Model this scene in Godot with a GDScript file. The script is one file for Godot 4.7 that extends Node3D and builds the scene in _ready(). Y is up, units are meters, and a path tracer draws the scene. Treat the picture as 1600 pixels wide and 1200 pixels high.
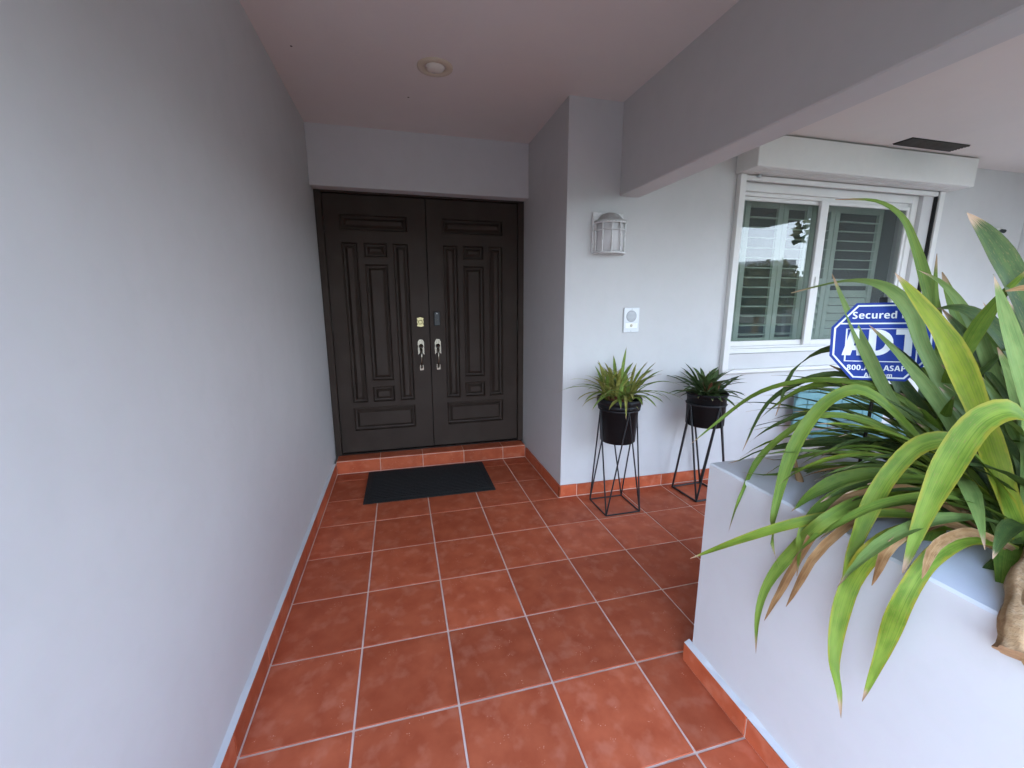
extends Node3D
# Tiled entry porch of a pale grey house: double door, window with roller shutter box, planter of strap-leaved plants.
# x runs along the door wall, z out of the house towards the street, y is up, metres. Floor tiles have a 0.4 m pitch.

const F := 658.48                      # focal length in pixels of the 1600 x 1200 photograph
const EYE := Vector3(0.635, 1.598, 3.02)
const CEIL := 2.988                    # entry ceiling
const CEIL_R := 2.82                   # porch ceiling in front of the window
var view: Basis
var M := {}
var taken := {}
var rng := RandomNumberGenerator.new()

func _ready():
	rng.seed = 4711
	# ---- camera
	var cam := Camera3D.new(); cam.name = "camera"
	cam.fov = 84.68; cam.near = 0.05; cam.far = 400.0
	cam.position = EYE
	cam.rotation = Vector3(-0.1963, -0.2581, -0.0004)
	view = Basis.from_euler(cam.rotation)
	add_child(cam); cam.current = true
	# ---- overcast sky, soft sun, exposure set for the shade under the roof
	var env := Environment.new()
	env.background_mode = Environment.BG_SKY
	var sm := ProceduralSkyMaterial.new()
	sm.sky_top_color = Color(0.40, 0.52, 0.72); sm.sky_horizon_color = Color(0.89, 0.95, 0.995)
	sm.sky_curve = 0.35; sm.ground_horizon_color = Color(0.35, 0.36, 0.33); sm.ground_bottom_color = Color(0.4, 0.4, 0.38)
	sm.sun_angle_max = 0.0
	var sky := Sky.new(); sky.sky_material = sm
	env.sky = sky
	env.background_energy_multiplier = 1.0
	env.tonemap_mode = Environment.TONE_MAPPER_LINEAR
	env.tonemap_exposure = 12.5
	env.sdfgi_enabled = true; env.ssao_enabled = true; env.ssil_enabled = true
	var we := WorldEnvironment.new(); we.name = "world_environment"; we.environment = env; add_child(we)
	var sun := DirectionalLight3D.new(); sun.name = "sun"
	sun.light_energy = 0.15; sun.light_angular_distance = 20.0; sun.light_color = Color(1.0, 0.985, 0.96)
	sun.shadow_enabled = true
	add_child(sun)
	sun.look_at_from_position(Vector3(-4, 8, -3), Vector3.ZERO)

	make_materials()
	build_setting()
	build_floor()
	build_walls()
	build_roof()
	build_step_and_door()
	build_window()
	build_wall_fittings()
	build_mat()
	build_stands()
	build_planter()
	build_sign()
	build_front_plants()
	build_bench()
	build_street()

# ------------------------------------------------------------------ helpers
func numbered(called: String) -> String:
	if not taken.has(called):
		taken[called] = 0
		return called
	taken[called] += 1
	return "%s_%03d" % [called, taken[called]]

func thing(called: String, label: String, category: String, at := Vector3.ZERO, turn := 0.0, group := "") -> Node3D:
	var o := Node3D.new(); o.name = numbered(called); add_child(o)
	o.position = at; o.rotation.y = turn
	o.set_meta("kind", "thing"); o.set_meta("label", label); o.set_meta("category", category)
	if group != "": o.set_meta("group", group)
	return o

func setting(called: String) -> Node3D:
	var o := Node3D.new(); o.name = called; add_child(o); o.set_meta("kind", "structure")
	return o

func tool_() -> SurfaceTool:
	var st := SurfaceTool.new(); st.begin(Mesh.PRIMITIVE_TRIANGLES); return st

func done(st: SurfaceTool, called: String, mat: Material, parent: Node, smooth := false) -> MeshInstance3D:
	if smooth: st.index()
	st.generate_normals()
	var mi := MeshInstance3D.new(); mi.name = called; mi.mesh = st.commit()
	mi.material_override = mat
	parent.add_child(mi, true)
	return mi

func tri(st: SurfaceTool, a: Vector3, b: Vector3, c: Vector3, sg := -1):
	st.set_smooth_group(sg)
	st.add_vertex(a); st.add_vertex(b); st.add_vertex(c)

# quad whose corners run counter-clockwise seen from outside
func quad(st: SurfaceTool, a: Vector3, b: Vector3, c: Vector3, d: Vector3, sg := -1):
	tri(st, a, c, b, sg); tri(st, a, d, c, sg)

# chamfered box from corner lo to corner hi
func box(st: SurfaceTool, lo: Vector3, hi: Vector3, bv := 0.0, xf := Transform3D.IDENTITY):
	var c := (lo + hi) * 0.5
	var h := (hi - lo) * 0.5
	var b: float = min(bv, min(h.x, min(h.y, h.z)) * 0.49)
	var axes := [Vector3.RIGHT, Vector3.UP, Vector3.BACK]
	for ax in 3:
		var n: Vector3 = axes[ax]; var u: Vector3 = axes[(ax + 1) % 3]; var v: Vector3 = axes[(ax + 2) % 3]
		var hn: float = h[ax]; var hu: float = h[(ax + 1) % 3] - b; var hv: float = h[(ax + 2) % 3] - b
		for s in [-1.0, 1.0]:
			var o: Vector3 = c + n * hn * s
			var p := [o - u * hu - v * hv, o + u * hu - v * hv, o + u * hu + v * hv, o - u * hu + v * hv]
			for i in 4: p[i] = xf * p[i]
			if s > 0: quad(st, p[0], p[1], p[2], p[3])
			else: quad(st, p[3], p[2], p[1], p[0])
	if b <= 0.0: return
	for ax in 3:                                     # twelve edges
		var e: Vector3 = axes[ax]; var u: Vector3 = axes[(ax + 1) % 3]; var v: Vector3 = axes[(ax + 2) % 3]
		var he: float = h[ax] - b; var hu: float = h[(ax + 1) % 3]; var hv: float = h[(ax + 2) % 3]
		for su in [-1.0, 1.0]:
			for sv in [-1.0, 1.0]:
				var q1: Vector3 = c + u * hu * su + v * (hv - b) * sv
				var q2: Vector3 = c + u * (hu - b) * su + v * hv * sv
				var p := [xf * (q1 - e * he), xf * (q1 + e * he), xf * (q2 + e * he), xf * (q2 - e * he)]
				if su * sv > 0: quad(st, p[3], p[2], p[1], p[0])
				else: quad(st, p[0], p[1], p[2], p[3])
	for sx in [-1.0, 1.0]:                           # eight corners
		for sy in [-1.0, 1.0]:
			for sz in [-1.0, 1.0]:
				var a: Vector3 = xf * (c + Vector3(h.x * sx, (h.y - b) * sy, (h.z - b) * sz))
				var d: Vector3 = xf * (c + Vector3((h.x - b) * sx, h.y * sy, (h.z - b) * sz))
				var g: Vector3 = xf * (c + Vector3((h.x - b) * sx, (h.y - b) * sy, h.z * sz))
				if sx * sy * sz > 0: tri(st, a, g, d)
				else: tri(st, a, d, g)

func one_box(lo: Vector3, hi: Vector3, bv: float, called: String, mat: Material, parent: Node) -> MeshInstance3D:
	var st := tool_(); box(st, lo, hi, bv); return done(st, called, mat, parent)

# round bar along a list of points, one radius for each point
func tube(st: SurfaceTool, pts: Array, radii: Array, seg := 8, caps := true):
	var n := pts.size()
	var side := Vector3.ZERO
	var rings := []
	for i in n:
		var t: Vector3
		if i == 0: t = pts[1] - pts[0]
		elif i == n - 1: t = pts[n - 1] - pts[n - 2]
		else: t = (pts[i + 1] - pts[i]).normalized() + (pts[i] - pts[i - 1]).normalized()
		t = t.normalized()
		if side == Vector3.ZERO: side = t.cross(Vector3.UP if abs(t.y) < 0.9 else Vector3.RIGHT).normalized()
		side = (side - t * side.dot(t)).normalized()
		var up := side.cross(t)
		var ring := []
		for k in seg:
			var a := TAU * k / seg
			ring.append(pts[i] + (side * cos(a) + up * sin(a)) * radii[i])
		rings.append(ring)
	for i in n - 1:
		for k in seg:
			var k2 := (k + 1) % seg
			quad(st, rings[i][k], rings[i][k2], rings[i + 1][k2], rings[i + 1][k], 1)
	if caps:
		for k in seg:
			var k2 := (k + 1) % seg
			tri(st, pts[0], rings[0][k], rings[0][k2]); tri(st, pts[n - 1], rings[n - 1][k2], rings[n - 1][k])

# lathe round the y axis; profile of Vector2(radius, height) from bottom to top; arc from a0 to a1
func lathe(st: SurfaceTool, prof: Array, seg := 24, at := Vector3.ZERO, a0 := 0.0, a1 := TAU, sg := 1):
	for i in prof.size() - 1:
		for k in seg:
			var t0 := a0 + (a1 - a0) * k / seg; var t1 := a0 + (a1 - a0) * (k + 1) / seg
			var d0 := Vector3(sin(t0), 0, cos(t0)); var d1 := Vector3(sin(t1), 0, cos(t1))
			var p: Vector2 = prof[i]; var q: Vector2 = prof[i + 1]
			quad(st, at + d0 * p.x + Vector3.UP * p.y, at + d1 * p.x + Vector3.UP * p.y, at + d1 * q.x + Vector3.UP * q.y, at + d0 * q.x + Vector3.UP * q.y, sg)

# point seen at photograph pixel (u, v) on the plane x = wx
func px(u: float, v: float, wx: float) -> Vector3:
	var d := view * Vector3((u - 800.0) / F, -(v - 600.0) / F, -1.0)
	return EYE + d * ((wx - EYE.x) / d.x)

# the same for a leaf, kept on the near side of the planter: above its rim or outside its face
func leaf_px(u: float, v: float, wx: float) -> Vector3:
	var d := view * Vector3((u - 800.0) / F, -(v - 600.0) / F, -1.0)
	var lim := 9.0
	if d.y < 0.0:
		lim = EYE.x + d.x * ((0.985 - EYE.y) / d.y)       # where the line of sight meets the rim
		if lim < 1.83: lim = 1.775
		elif lim > 2.2: lim = 9.0
	return px(u, v, min(wx, lim))

# ------------------------------------------------------------------ materials
func noise(seed_: int, freq: float, oct := 4, type := FastNoiseLite.TYPE_SIMPLEX_SMOOTH) -> FastNoiseLite:
	var n := FastNoiseLite.new(); n.seed = seed_; n.frequency = freq; n.noise_type = type
	n.fractal_octaves = oct; n.fractal_type = FastNoiseLite.FRACTAL_FBM
	return n

func grey_image(seed_: int, freq: float, oct := 4, size := 512) -> Image:
	var im := noise(seed_, freq, oct).get_seamless_image(size, size)
	im.convert(Image.FORMAT_L8)
	return im

func normal_tex(seed_: int, freq: float, oct := 4, strength := 2.0, size := 512) -> ImageTexture:
	var im := grey_image(seed_, freq, oct, size)
	im.convert(Image.FORMAT_RGBA8)
	im.bump_map_to_normal_map(strength)
	im.generate_mipmaps()
	return ImageTexture.create_from_image(im)

# mottled colour: linear colours a..b by a coarse noise, a third colour c by a second noise
func mottled(a: Color, b: Color, c: Color, seed_: int, f1: float, f2: float, amount := 0.5, specks := 0, size := 256) -> ImageTexture:
	var g1 := grey_image(seed_, f1, 5, size).get_data()
	var g2 := grey_image(seed_ + 1, f2, 4, size).get_data()
	var out := PackedByteArray(); out.resize(size * size * 3)
	for i in size * size:
		var t: float = g1[i] / 255.0
		var w: float = clamp((g2[i] / 255.0 - 0.55) * 3.0, 0.0, 1.0) * amount
		var col := a.lerp(b, t).lerp(c, w).linear_to_srgb()
		out[i * 3] = int(clamp(col.r, 0, 1) * 255); out[i * 3 + 1] = int(clamp(col.g, 0, 1) * 255); out[i * 3 + 2] = int(clamp(col.b, 0, 1) * 255)
	var im := Image.create_from_data(size, size, false, Image.FORMAT_RGB8, out)
	var r := RandomNumberGenerator.new(); r.seed = seed_ * 7 + 3
	for k in specks:                                  # spots of lime and dust
		var cx := r.randi_range(4, size - 8); var cy := r.randi_range(4, size - 8)
		for j in r.randi_range(1, 5):
			var x: int = clamp(cx + r.randi_range(-9, 9), 0, size - 2); var y: int = clamp(cy + r.randi_range(-5, 5), 0, size - 2)
			var old := im.get_pixel(x, y)
			var nw := old.lerp(Color(0.92, 0.76, 0.68), r.randf_range(0.3, 0.95))
			im.set_pixel(x, y, nw)
			if r.randf() < 0.6:
				im.set_pixel(x + 1, y, old.lerp(nw, 0.7)); im.set_pixel(x, y + 1, old.lerp(nw, 0.6))
			if r.randf() < 0.25: im.set_pixel(x + 1, y + 1, nw)
	im.generate_mipmaps()
	return ImageTexture.create_from_image(im)

func plain(col: Color, rough := 0.6, metal := 0.0) -> StandardMaterial3D:
	var m := StandardMaterial3D.new()
	m.albedo_color = col.linear_to_srgb(); m.roughness = rough; m.metallic = metal
	return m

func tri_mat(tex: Texture2D, rough: float, period: float, nrm: Texture2D = null, nscale := 0.5, off := Vector3.ZERO) -> StandardMaterial3D:
	var m := StandardMaterial3D.new()
	m.albedo_texture = tex; m.roughness = rough
	m.uv1_triplanar = true; m.uv1_world_triplanar = true
	m.uv1_scale = Vector3.ONE / period; m.uv1_offset = off
	if nrm:
		m.normal_enabled = true; m.normal_texture = nrm; m.normal_scale = nscale
	return m

func make_materials():
	var stucco := normal_tex(21, 0.09, 4, 3.0)
	var wall_tex := mottled(Color(0.572, 0.562, 0.558), Color(0.592, 0.582, 0.578), Color(0.558, 0.548, 0.544), 31, 0.008, 0.02, 0.4, 0, 512)
	M.wall = tri_mat(wall_tex, 0.75, 1.3, stucco, 0.035)
	var ceil_tex := mottled(Color(0.70, 0.65, 0.62), Color(0.725, 0.675, 0.645), Color(0.68, 0.63, 0.60), 41, 0.006, 0.012, 0.5)
	M.ceiling = tri_mat(ceil_tex, 0.85, 1.9, stucco, 0.04)
	# glazed terracotta tiles: four tones of one clay
	var tile_n := normal_tex(51, 0.012, 3, 1.2)
	var spots := [[-0.02, 61], [0.08, 71], [-0.17, 81], [-0.08, 91]]
	M.tiles = []
	for s in spots:
		var k: float = 1.0 + s[0]
		var tex := mottled(Color(0.43, 0.084, 0.034) * k, Color(0.59, 0.142, 0.063) * k, Color(0.63, 0.215, 0.125) * k, s[1], 0.010, 0.014, 0.5, 70, 512)
		for o in 3:
			var m := tri_mat(tex, 0.42, 0.93, tile_n, 0.12, Vector3(0.31 * o, 0.17 * o, 0.43 * o))
			m.albedo_color = Color.from_hsv(0, 0, 0.97 + 0.015 * o)
			m.metallic_specular = 0.28
			M.tiles.append(m)
	M.grout = tri_mat(mottled(Color(0.70, 0.50, 0.40), Color(0.80, 0.63, 0.53), Color(0.50, 0.32, 0.24), 101, 0.02, 0.012, 0.6), 0.9, 0.8)
	M.door = tri_mat(mottled(Color(0.043, 0.030, 0.0235), Color(0.050, 0.036, 0.0285), Color(0.059, 0.044, 0.036), 111, 0.012, 0.008, 0.5), 0.52, 0.9, normal_tex(113, 0.03, 3, 1.0), 0.12)
	M.door.metallic_specular = 0.28
	M.vent_brown = plain(Color(0.10, 0.08, 0.07), 0.9)
	M.gap = plain(Color(0.006, 0.006, 0.006), 0.8)
	M.brass = plain(Color(0.36, 0.30, 0.16), 0.3, 0.9)
	M.nickel = plain(Color(0.27, 0.235, 0.19), 0.25, 1.0)
	M.dark_metal = plain(Color(0.05, 0.045, 0.04), 0.35, 0.8)
	M.black = plain(Color(0.010, 0.010, 0.012), 0.38)
	M.black_pot = tri_mat(mottled(Color(0.008, 0.008, 0.009), Color(0.014, 0.014, 0.015), Color(0.025, 0.024, 0.023), 115, 0.02, 0.02, 0.4), 0.36, 0.4)
	M.black_pot.roughness = 0.45; M.black_pot.metallic_specular = 0.3
	M.steel_black = plain(Color(0.012, 0.012, 0.014), 0.5)
	M.white = tri_mat(mottled(Color(0.70, 0.685, 0.66), Color(0.735, 0.72, 0.695), Color(0.66, 0.645, 0.62), 121, 0.008, 0.02, 0.3), 0.45, 0.7)
	M.cream = plain(Color(0.60, 0.52, 0.40), 0.5)
	M.bulb = plain(Color(0.70, 0.66, 0.58), 0.35)
	M.old_white = tri_mat(mottled(Color(0.66, 0.65, 0.64), Color(0.78, 0.775, 0.77), Color(0.45, 0.43, 0.41), 131, 0.03, 0.04, 0.5), 0.55, 0.3)
	M.lamp_cap = tri_mat(mottled(Color(0.36, 0.35, 0.34), Color(0.50, 0.49, 0.48), Color(0.6, 0.58, 0.56), 133, 0.03, 0.04, 0.5), 0.5, 0.3)
	M.frost = plain(Color(0.66, 0.64, 0.64), 0.3)
	M.plate = plain(Color(0.62, 0.63, 0.65), 0.35, 0.2)
	M.grille = plain(Color(0.42, 0.43, 0.45), 0.5)
	M.button = plain(Color(0.85, 0.85, 0.82), 0.4)
	M.shutter = tri_mat(mottled(Color(0.33, 0.42, 0.335), Color(0.37, 0.46, 0.37), Color(0.30, 0.38, 0.305), 141, 0.01, 0.02, 0.4), 0.5, 0.6)
	var g := StandardMaterial3D.new()
	g.transparency = BaseMaterial3D.TRANSPARENCY_ALPHA
	g.albedo_color = Color(0.30, 0.36, 0.34, 0.18); g.roughness = 0.0; g.metallic_specular = 0.45
	M.glass = g
	M.room = plain(Color(0.11, 0.11, 0.105), 0.9)
	M.rubber = tri_mat(mottled(Color(0.0075, 0.0068, 0.006), Color(0.013, 0.012, 0.011), Color(0.026, 0.023, 0.020), 151, 0.05, 0.03, 0.5), 0.9, 0.3, normal_tex(153, 0.12, 3, 6.0), 0.9)
	M.soil = tri_mat(mottled(Color(0.035, 0.024, 0.016), Color(0.07, 0.05, 0.034), Color(0.11, 0.085, 0.06), 161, 0.03, 0.05, 0.6), 0.95, 0.5, normal_tex(163, 0.06, 4, 8.0), 1.0)
	M.bark = tri_mat(mottled(Color(0.27, 0.14, 0.06), Color(0.44, 0.27, 0.13), Color(0.54, 0.38, 0.22), 171, 0.02, 0.03, 0.6), 0.8, 0.12, normal_tex(173, 0.04, 4, 6.0), 0.8)
	M.sign_blue = tri_mat(mottled(Color(0.012, 0.035, 0.24), Color(0.016, 0.047, 0.30), Color(0.03, 0.08, 0.38), 181, 0.01, 0.03, 0.3), 0.5, 0.25)
	M.sign_blue.metallic_specular = 0.3
	M.sign_white = plain(Color(0.78, 0.79, 0.80), 0.4)
	M.turquoise = tri_mat(mottled(Color(0.12, 0.25, 0.265), Color(0.15, 0.30, 0.31), Color(0.10, 0.22, 0.235), 191, 0.02, 0.03, 0.5), 0.55, 0.4)
	# strap leaves
	M.leaf_bright = leaf_mat(Color(0.0962, 0.1637, 0.0132), Color(0.1925, 0.2678, 0.0301), Color(0.3464, 0.2381, 0.0180), 201, 0.5)
	M.leaf_lime = leaf_mat(Color(0.1368, 0.1898, 0.0123), Color(0.2333, 0.2732, 0.0205), Color(0.3218, 0.2884, 0.0273), 203, 0.8)
	M.leaf_pale = leaf_mat(Color(0.1150, 0.1833, 0.0441), Color(0.1916, 0.2630, 0.0726), Color(0.2299, 0.2630, 0.0519), 205, 0.2)
	M.leaf_mid = leaf_mat(Color(0.0861, 0.1495, 0.0185), Color(0.1643, 0.2368, 0.0336), Color(0.2350, 0.2368, 0.0336), 207, 0.3)
	M.leaf_dark = leaf_mat(Color(0.0354, 0.0644, 0.0159), Color(0.0695, 0.1112, 0.0259), Color(0.1137, 0.1170, 0.0298), 209, 0.3)
	M.leaf_dry = leaf_mat(Color(0.2250, 0.1125, 0.0413), Color(0.3450, 0.2025, 0.0900), Color(0.3900, 0.2700, 0.1500), 211, 0.4, true)
	M.brom_gold = leaf_mat(Color(0.1950, 0.2100, 0.0450), Color(0.3750, 0.3600, 0.0900), Color(0.1800, 0.0900, 0.0675), 213, 0.4)
	M.brom_green = leaf_mat(Color(0.1015, 0.1740, 0.0290), Color(0.2175, 0.2900, 0.0580), Color(0.2320, 0.2030, 0.0725), 215, 0.3)
	M.brom_dark = leaf_mat(Color(0.0363, 0.0737, 0.0253), Color(0.0807, 0.1317, 0.0411), Color(0.1211, 0.0878, 0.0474), 217, 0.3)
	M.brom_red = leaf_mat(Color(0.1440, 0.0420, 0.0240), Color(0.2400, 0.0840, 0.0480), Color(0.2160, 0.1080, 0.0600), 219, 0.3)
	# street
	M.lawn = tri_mat(mottled(Color(0.04, 0.07, 0.02), Color(0.065, 0.095, 0.03), Color(0.09, 0.09, 0.045), 221, 0.02, 0.01, 0.5), 0.95, 3.0)
	M.concrete = tri_mat(mottled(Color(0.20, 0.195, 0.185), Color(0.26, 0.255, 0.245), Color(0.17, 0.165, 0.16), 223, 0.01, 0.02, 0.5), 0.9, 2.3)
	M.asphalt = tri_mat(mottled(Color(0.045, 0.045, 0.047), Color(0.06, 0.06, 0.062), Color(0.08, 0.08, 0.08), 225, 0.05, 0.01, 0.4), 0.9, 1.9)
	M.roof = plain(Color(0.20, 0.12, 0.085), 0.8)
	M.house = plain(Color(0.26, 0.25, 0.21), 0.85)

# leaf texture: u across the blade (0.5 is the midrib), v along it; fine long veins, paler midrib, yellowed edges, dry tip
func leaf_mat(dark: Color, light: Color, edge: Color, seed_: int, edge_amount: float, dry := false) -> StandardMaterial3D:
	var w := 64; var h := 256
	var n1 := noise(seed_, 0.35, 3); var n2 := noise(seed_ + 1, 0.05, 4); var n3 := noise(seed_ + 2, 0.25, 2)
	var im := Image.create(w, h, false, Image.FORMAT_RGB8)
	for y in h:
		for x in w:
			var u := (x + 0.5) / w; var v := (y + 0.5) / h
			var t: float = 0.45 + 0.75 * n1.get_noise_2d(x * 1.0, y * 0.014) + 0.8 * n2.get_noise_2d(x * 0.35, y * 0.6)
			var mid: float = exp(-pow((u - 0.5) / 0.07, 2.0))
			t = clamp(t + mid * 0.35, 0.0, 1.0)
			var c := dark.lerp(light, t)
			var e: float = clamp((abs(u - 0.5) * 2.0 - 0.74 + 0.25 * n2.get_noise_2d(90.0, y * 1.0)) * 5.0, 0.0, 1.0) * edge_amount
			c = c.lerp(edge, e)
			if not dry:
				var tip: float = clamp((v - 0.948 + 0.03 * n3.get_noise_2d(x * 1.5, 7.0)) * 60.0, 0.0, 1.0)
				c = c.lerp(Color(0.42, 0.27, 0.17), tip)
				var blot: float = clamp((n3.get_noise_2d(x * 1.2 + 300.0, y * 0.6) - 0.46) * 7.0, 0.0, 1.0)
				c = c.lerp(Color(0.22, 0.16, 0.05), blot * 0.6)
			else:
				c = c.lerp(Color(0.14, 0.07, 0.03), clamp((n3.get_noise_2d(x * 1.0, y * 0.2) - 0.25) * 3.0, 0.0, 1.0) * 0.6)
			im.set_pixel(x, y, c.linear_to_srgb())
	im.generate_mipmaps()
	var m := StandardMaterial3D.new()
	m.albedo_texture = ImageTexture.create_from_image(im)
	m.roughness = 0.85 if dry else 0.58
	m.metallic_specular = 0.35
	m.cull_mode = BaseMaterial3D.CULL_DISABLED
	m.backlight_enabled = true
	m.backlight = (light * 0.55).linear_to_srgb()
	return m

# ------------------------------------------------------------------ setting
func build_setting():
	var gr := one_box(Vector3(-90, -0.62, -90), Vector3(90, -0.12, 90), 0, "ground", M.lawn, self)
	gr.set_meta("kind", "structure")
	var path := one_box(Vector3(-0.4, -0.118, 4.22), Vector3(1.9, -0.06, 12.9), 0.01, "path", M.concrete, self)
	path.set_meta("kind", "structure")
	var road := one_box(Vector3(-60, -0.118, 13.0), Vector3(60, -0.10, 20.0), 0, "road", M.asphalt, self)
	road.set_meta("kind", "structure")

func tile_mat() -> Material:
	return M.tiles[rng.randi_range(0, M.tiles.size() - 1)]

# floor tiles: columns at x = 0.389 + 0.4 k, rows at z = 0.4 k; cut where they meet a wall
func build_floor():
	var fl := setting("porch_floor")
	one_box(Vector3(-0.03, -0.35, -1.3), Vector3(6.79, -0.0035, 4.2), 0, "grout_bed", M.grout, fl)
	var cache := {}
	var j := 0.0040
	for r in range(-3, 10):
		var z0 := 0.4 * r; var z1 := z0 + 0.4
		z0 = max(z0, -0.968)
		for c in range(-1, 12):
			var x0 := 0.389 + 0.4 * c; var x1 := x0 + 0.4
			x0 = max(x0, 0.0)
			if r < 0: x1 = min(x1, 1.83)
			if x1 - x0 < 0.02: continue
			var sz := Vector2(x1 - x0 - 2 * j, z1 - z0 - 2 * j)
			var key := "%.3f_%.3f" % [sz.x, sz.y]
			if not cache.has(key):
				var st := tool_(); box(st, Vector3(-sz.x / 2, -0.012, -sz.y / 2), Vector3(sz.x / 2, 0, sz.y / 2), 0.0022)
				st.generate_normals(); cache[key] = st.commit()
			var mi := MeshInstance3D.new(); mi.name = "tile"; mi.mesh = cache[key]; mi.material_override = tile_mat()
			mi.position = Vector3((x0 + x1) / 2, rng.randf_range(-0.0005, 0.0005), (z0 + z1) / 2)
			mi.rotation = Vector3(rng.randf_range(-0.0012, 0.0012), 0, rng.randf_range(-0.0012, 0.0012))
			fl.add_child(mi, true)

# a run of skirting tiles from a to b (on the floor, along the front face), standing out by d towards n
func skirting(parent: Node, a: Vector3, b: Vector3, n: Vector3, joints: Array, hgt := 0.1, d := 0.018, fillet := 0.0):
	var dir := (b - a).normalized(); var L := a.distance_to(b)
	var xf := Transform3D(Basis(dir, Vector3.UP, dir.cross(Vector3.UP)), a)
	var outw: float = signf(xf.basis.z.dot(n))
	var cuts := [0.0]
	for q in joints:
		if q > 0.03 and q < L - 0.03: cuts.append(q)
	cuts.append(L)
	var st := tool_()
	box(st, Vector3(0.001, -0.002, min(-outw * d, -outw * 0.0035)), Vector3(L - 0.001, hgt - 0.004, max(-outw * d, -outw * 0.0035)), 0, xf)
	done(st, "skirting_grout", M.grout, parent)
	if fillet > 0.0:                                     # painted mortar fillet on top of the tiles
		var f := tool_()
		var nn := 40
		for i in nn:
			var l0 := L * i / nn; var l1 := L * (i + 1) / nn
			var w0 := 0.003 * sin(l0 * 21.0) + 0.002 * sin(l0 * 57.0); var w1 := 0.003 * sin(l1 * 21.0) + 0.002 * sin(l1 * 57.0)
			quad(f, xf * Vector3(l0, hgt + 0.0025, -outw * 0.002), xf * Vector3(l1, hgt + 0.0025, -outw * 0.002), xf * Vector3(l1, hgt + fillet + w1, -outw * (d + 0.0015)), xf * Vector3(l0, hgt + fillet + w0, -outw * (d + 0.0015)))
		done(f, "paint_fillet", M.wall, parent)
	for i in cuts.size() - 1:
		var s := tool_()
		var h2 := hgt + rng.randf_range(-0.002, 0.002)
		box(s, Vector3(cuts[i] + (0.0025 if i > 0 else 0.0), 0.003, min(-outw * d * 0.9, 0.0)), Vector3(cuts[i + 1] - (0.0025 if i < cuts.size() - 2 else 0.0), h2, max(-outw * d * 0.9, 0.0)), 0.0018, xf)
		done(s, "skirting_tile", tile_mat(), parent)

# ------------------------------------------------------------------ walls
func build_walls():
	# entry wall on the left
	var w := thing("entry_wall", "long plain pale grey wall beside the doormat, without any fitting", "wall")
	one_box(Vector3(-0.225, -0.3, -1.36), Vector3(-0.022, 3.3, 3.1), 0, "wall_surface", M.wall, w)
	var js := []
	for k in 14: js.append(0.168 + 0.4 * k)
	skirting(w, Vector3(0, 0, -0.968), Vector3(0, 0, 3.1), Vector3.RIGHT, js, 0.105, 0.0225, 0.014)
	# door recess: return wall and header over the doors
	var r := thing("recess_wall", "narrow grey return wall between the dark double door and the lantern wall", "wall")
	one_box(Vector3(1.848, -0.3, -1.36), Vector3(2.05, 3.3, -0.2155), 0, "wall_surface", M.wall, r)
	skirting(r, Vector3(1.83, 0, -0.968), Vector3(1.83, 0, 0.0), Vector3.LEFT, [0.168, 0.568], 0.1, 0.0185)
	var h := thing("door_header", "grey wall strip between the top of the double door and ceiling", "wall")
	one_box(Vector3(-0.022, 2.522, -1.10), Vector3(1.848, 3.3, -0.968), 0.004, "wall_surface", M.wall, h)
	# front wall with the window opening
	var f := thing("front_wall", "pale grey house wall carrying the lantern, the intercom and the window", "wall")
	var st := tool_()
	var z0 := -0.215; var z1 := -0.016
	box(st, Vector3(1.848, -0.3, z0), Vector3(3.36, 3.3, z1))
	box(st, Vector3(5.36, -0.3, z0), Vector3(8.6, 3.3, z1))
	box(st, Vector3(3.36, -0.3, z0), Vector3(5.36, 1.1345, z1))
	box(st, Vector3(3.36, 2.56, z0), Vector3(5.36, 3.3, z1))
	done(st, "wall_surface", M.wall, f)
	js = []
	for k in 18: js.append(0.159 + 0.4 * k)
	skirting(f, Vector3(1.83, 0, 0), Vector3(8.5, 0, 0), Vector3.BACK, js, 0.1, 0.0165)
	var sw := thing("side_wall", "grey house wall closing the far end of the porch", "wall")
	one_box(Vector3(6.8, -0.3, -0.0158), Vector3(7.0, 3.3, 2.2), 0.004, "wall_surface", M.wall, sw)
	# dim room behind the window
	var room := setting("room_behind_window")
	var rs := tool_()
	box(rs, Vector3(2.6, -0.1, -3.6), Vector3(2.7, 3.0, -0.217))
	box(rs, Vector3(6.2, -0.1, -3.6), Vector3(6.3, 3.0, -0.217))
	box(rs, Vector3(2.7, -0.1, -3.6), Vector3(6.2, 3.0, -3.5))
	box(rs, Vector3(2.7, -0.1, -3.5), Vector3(6.2, 0.0, -0.217))
	box(rs, Vector3(2.7, 2.9, -3.5), Vector3(6.2, 3.0, -0.217))
	done(rs, "room_shell", M.room, room)

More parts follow.
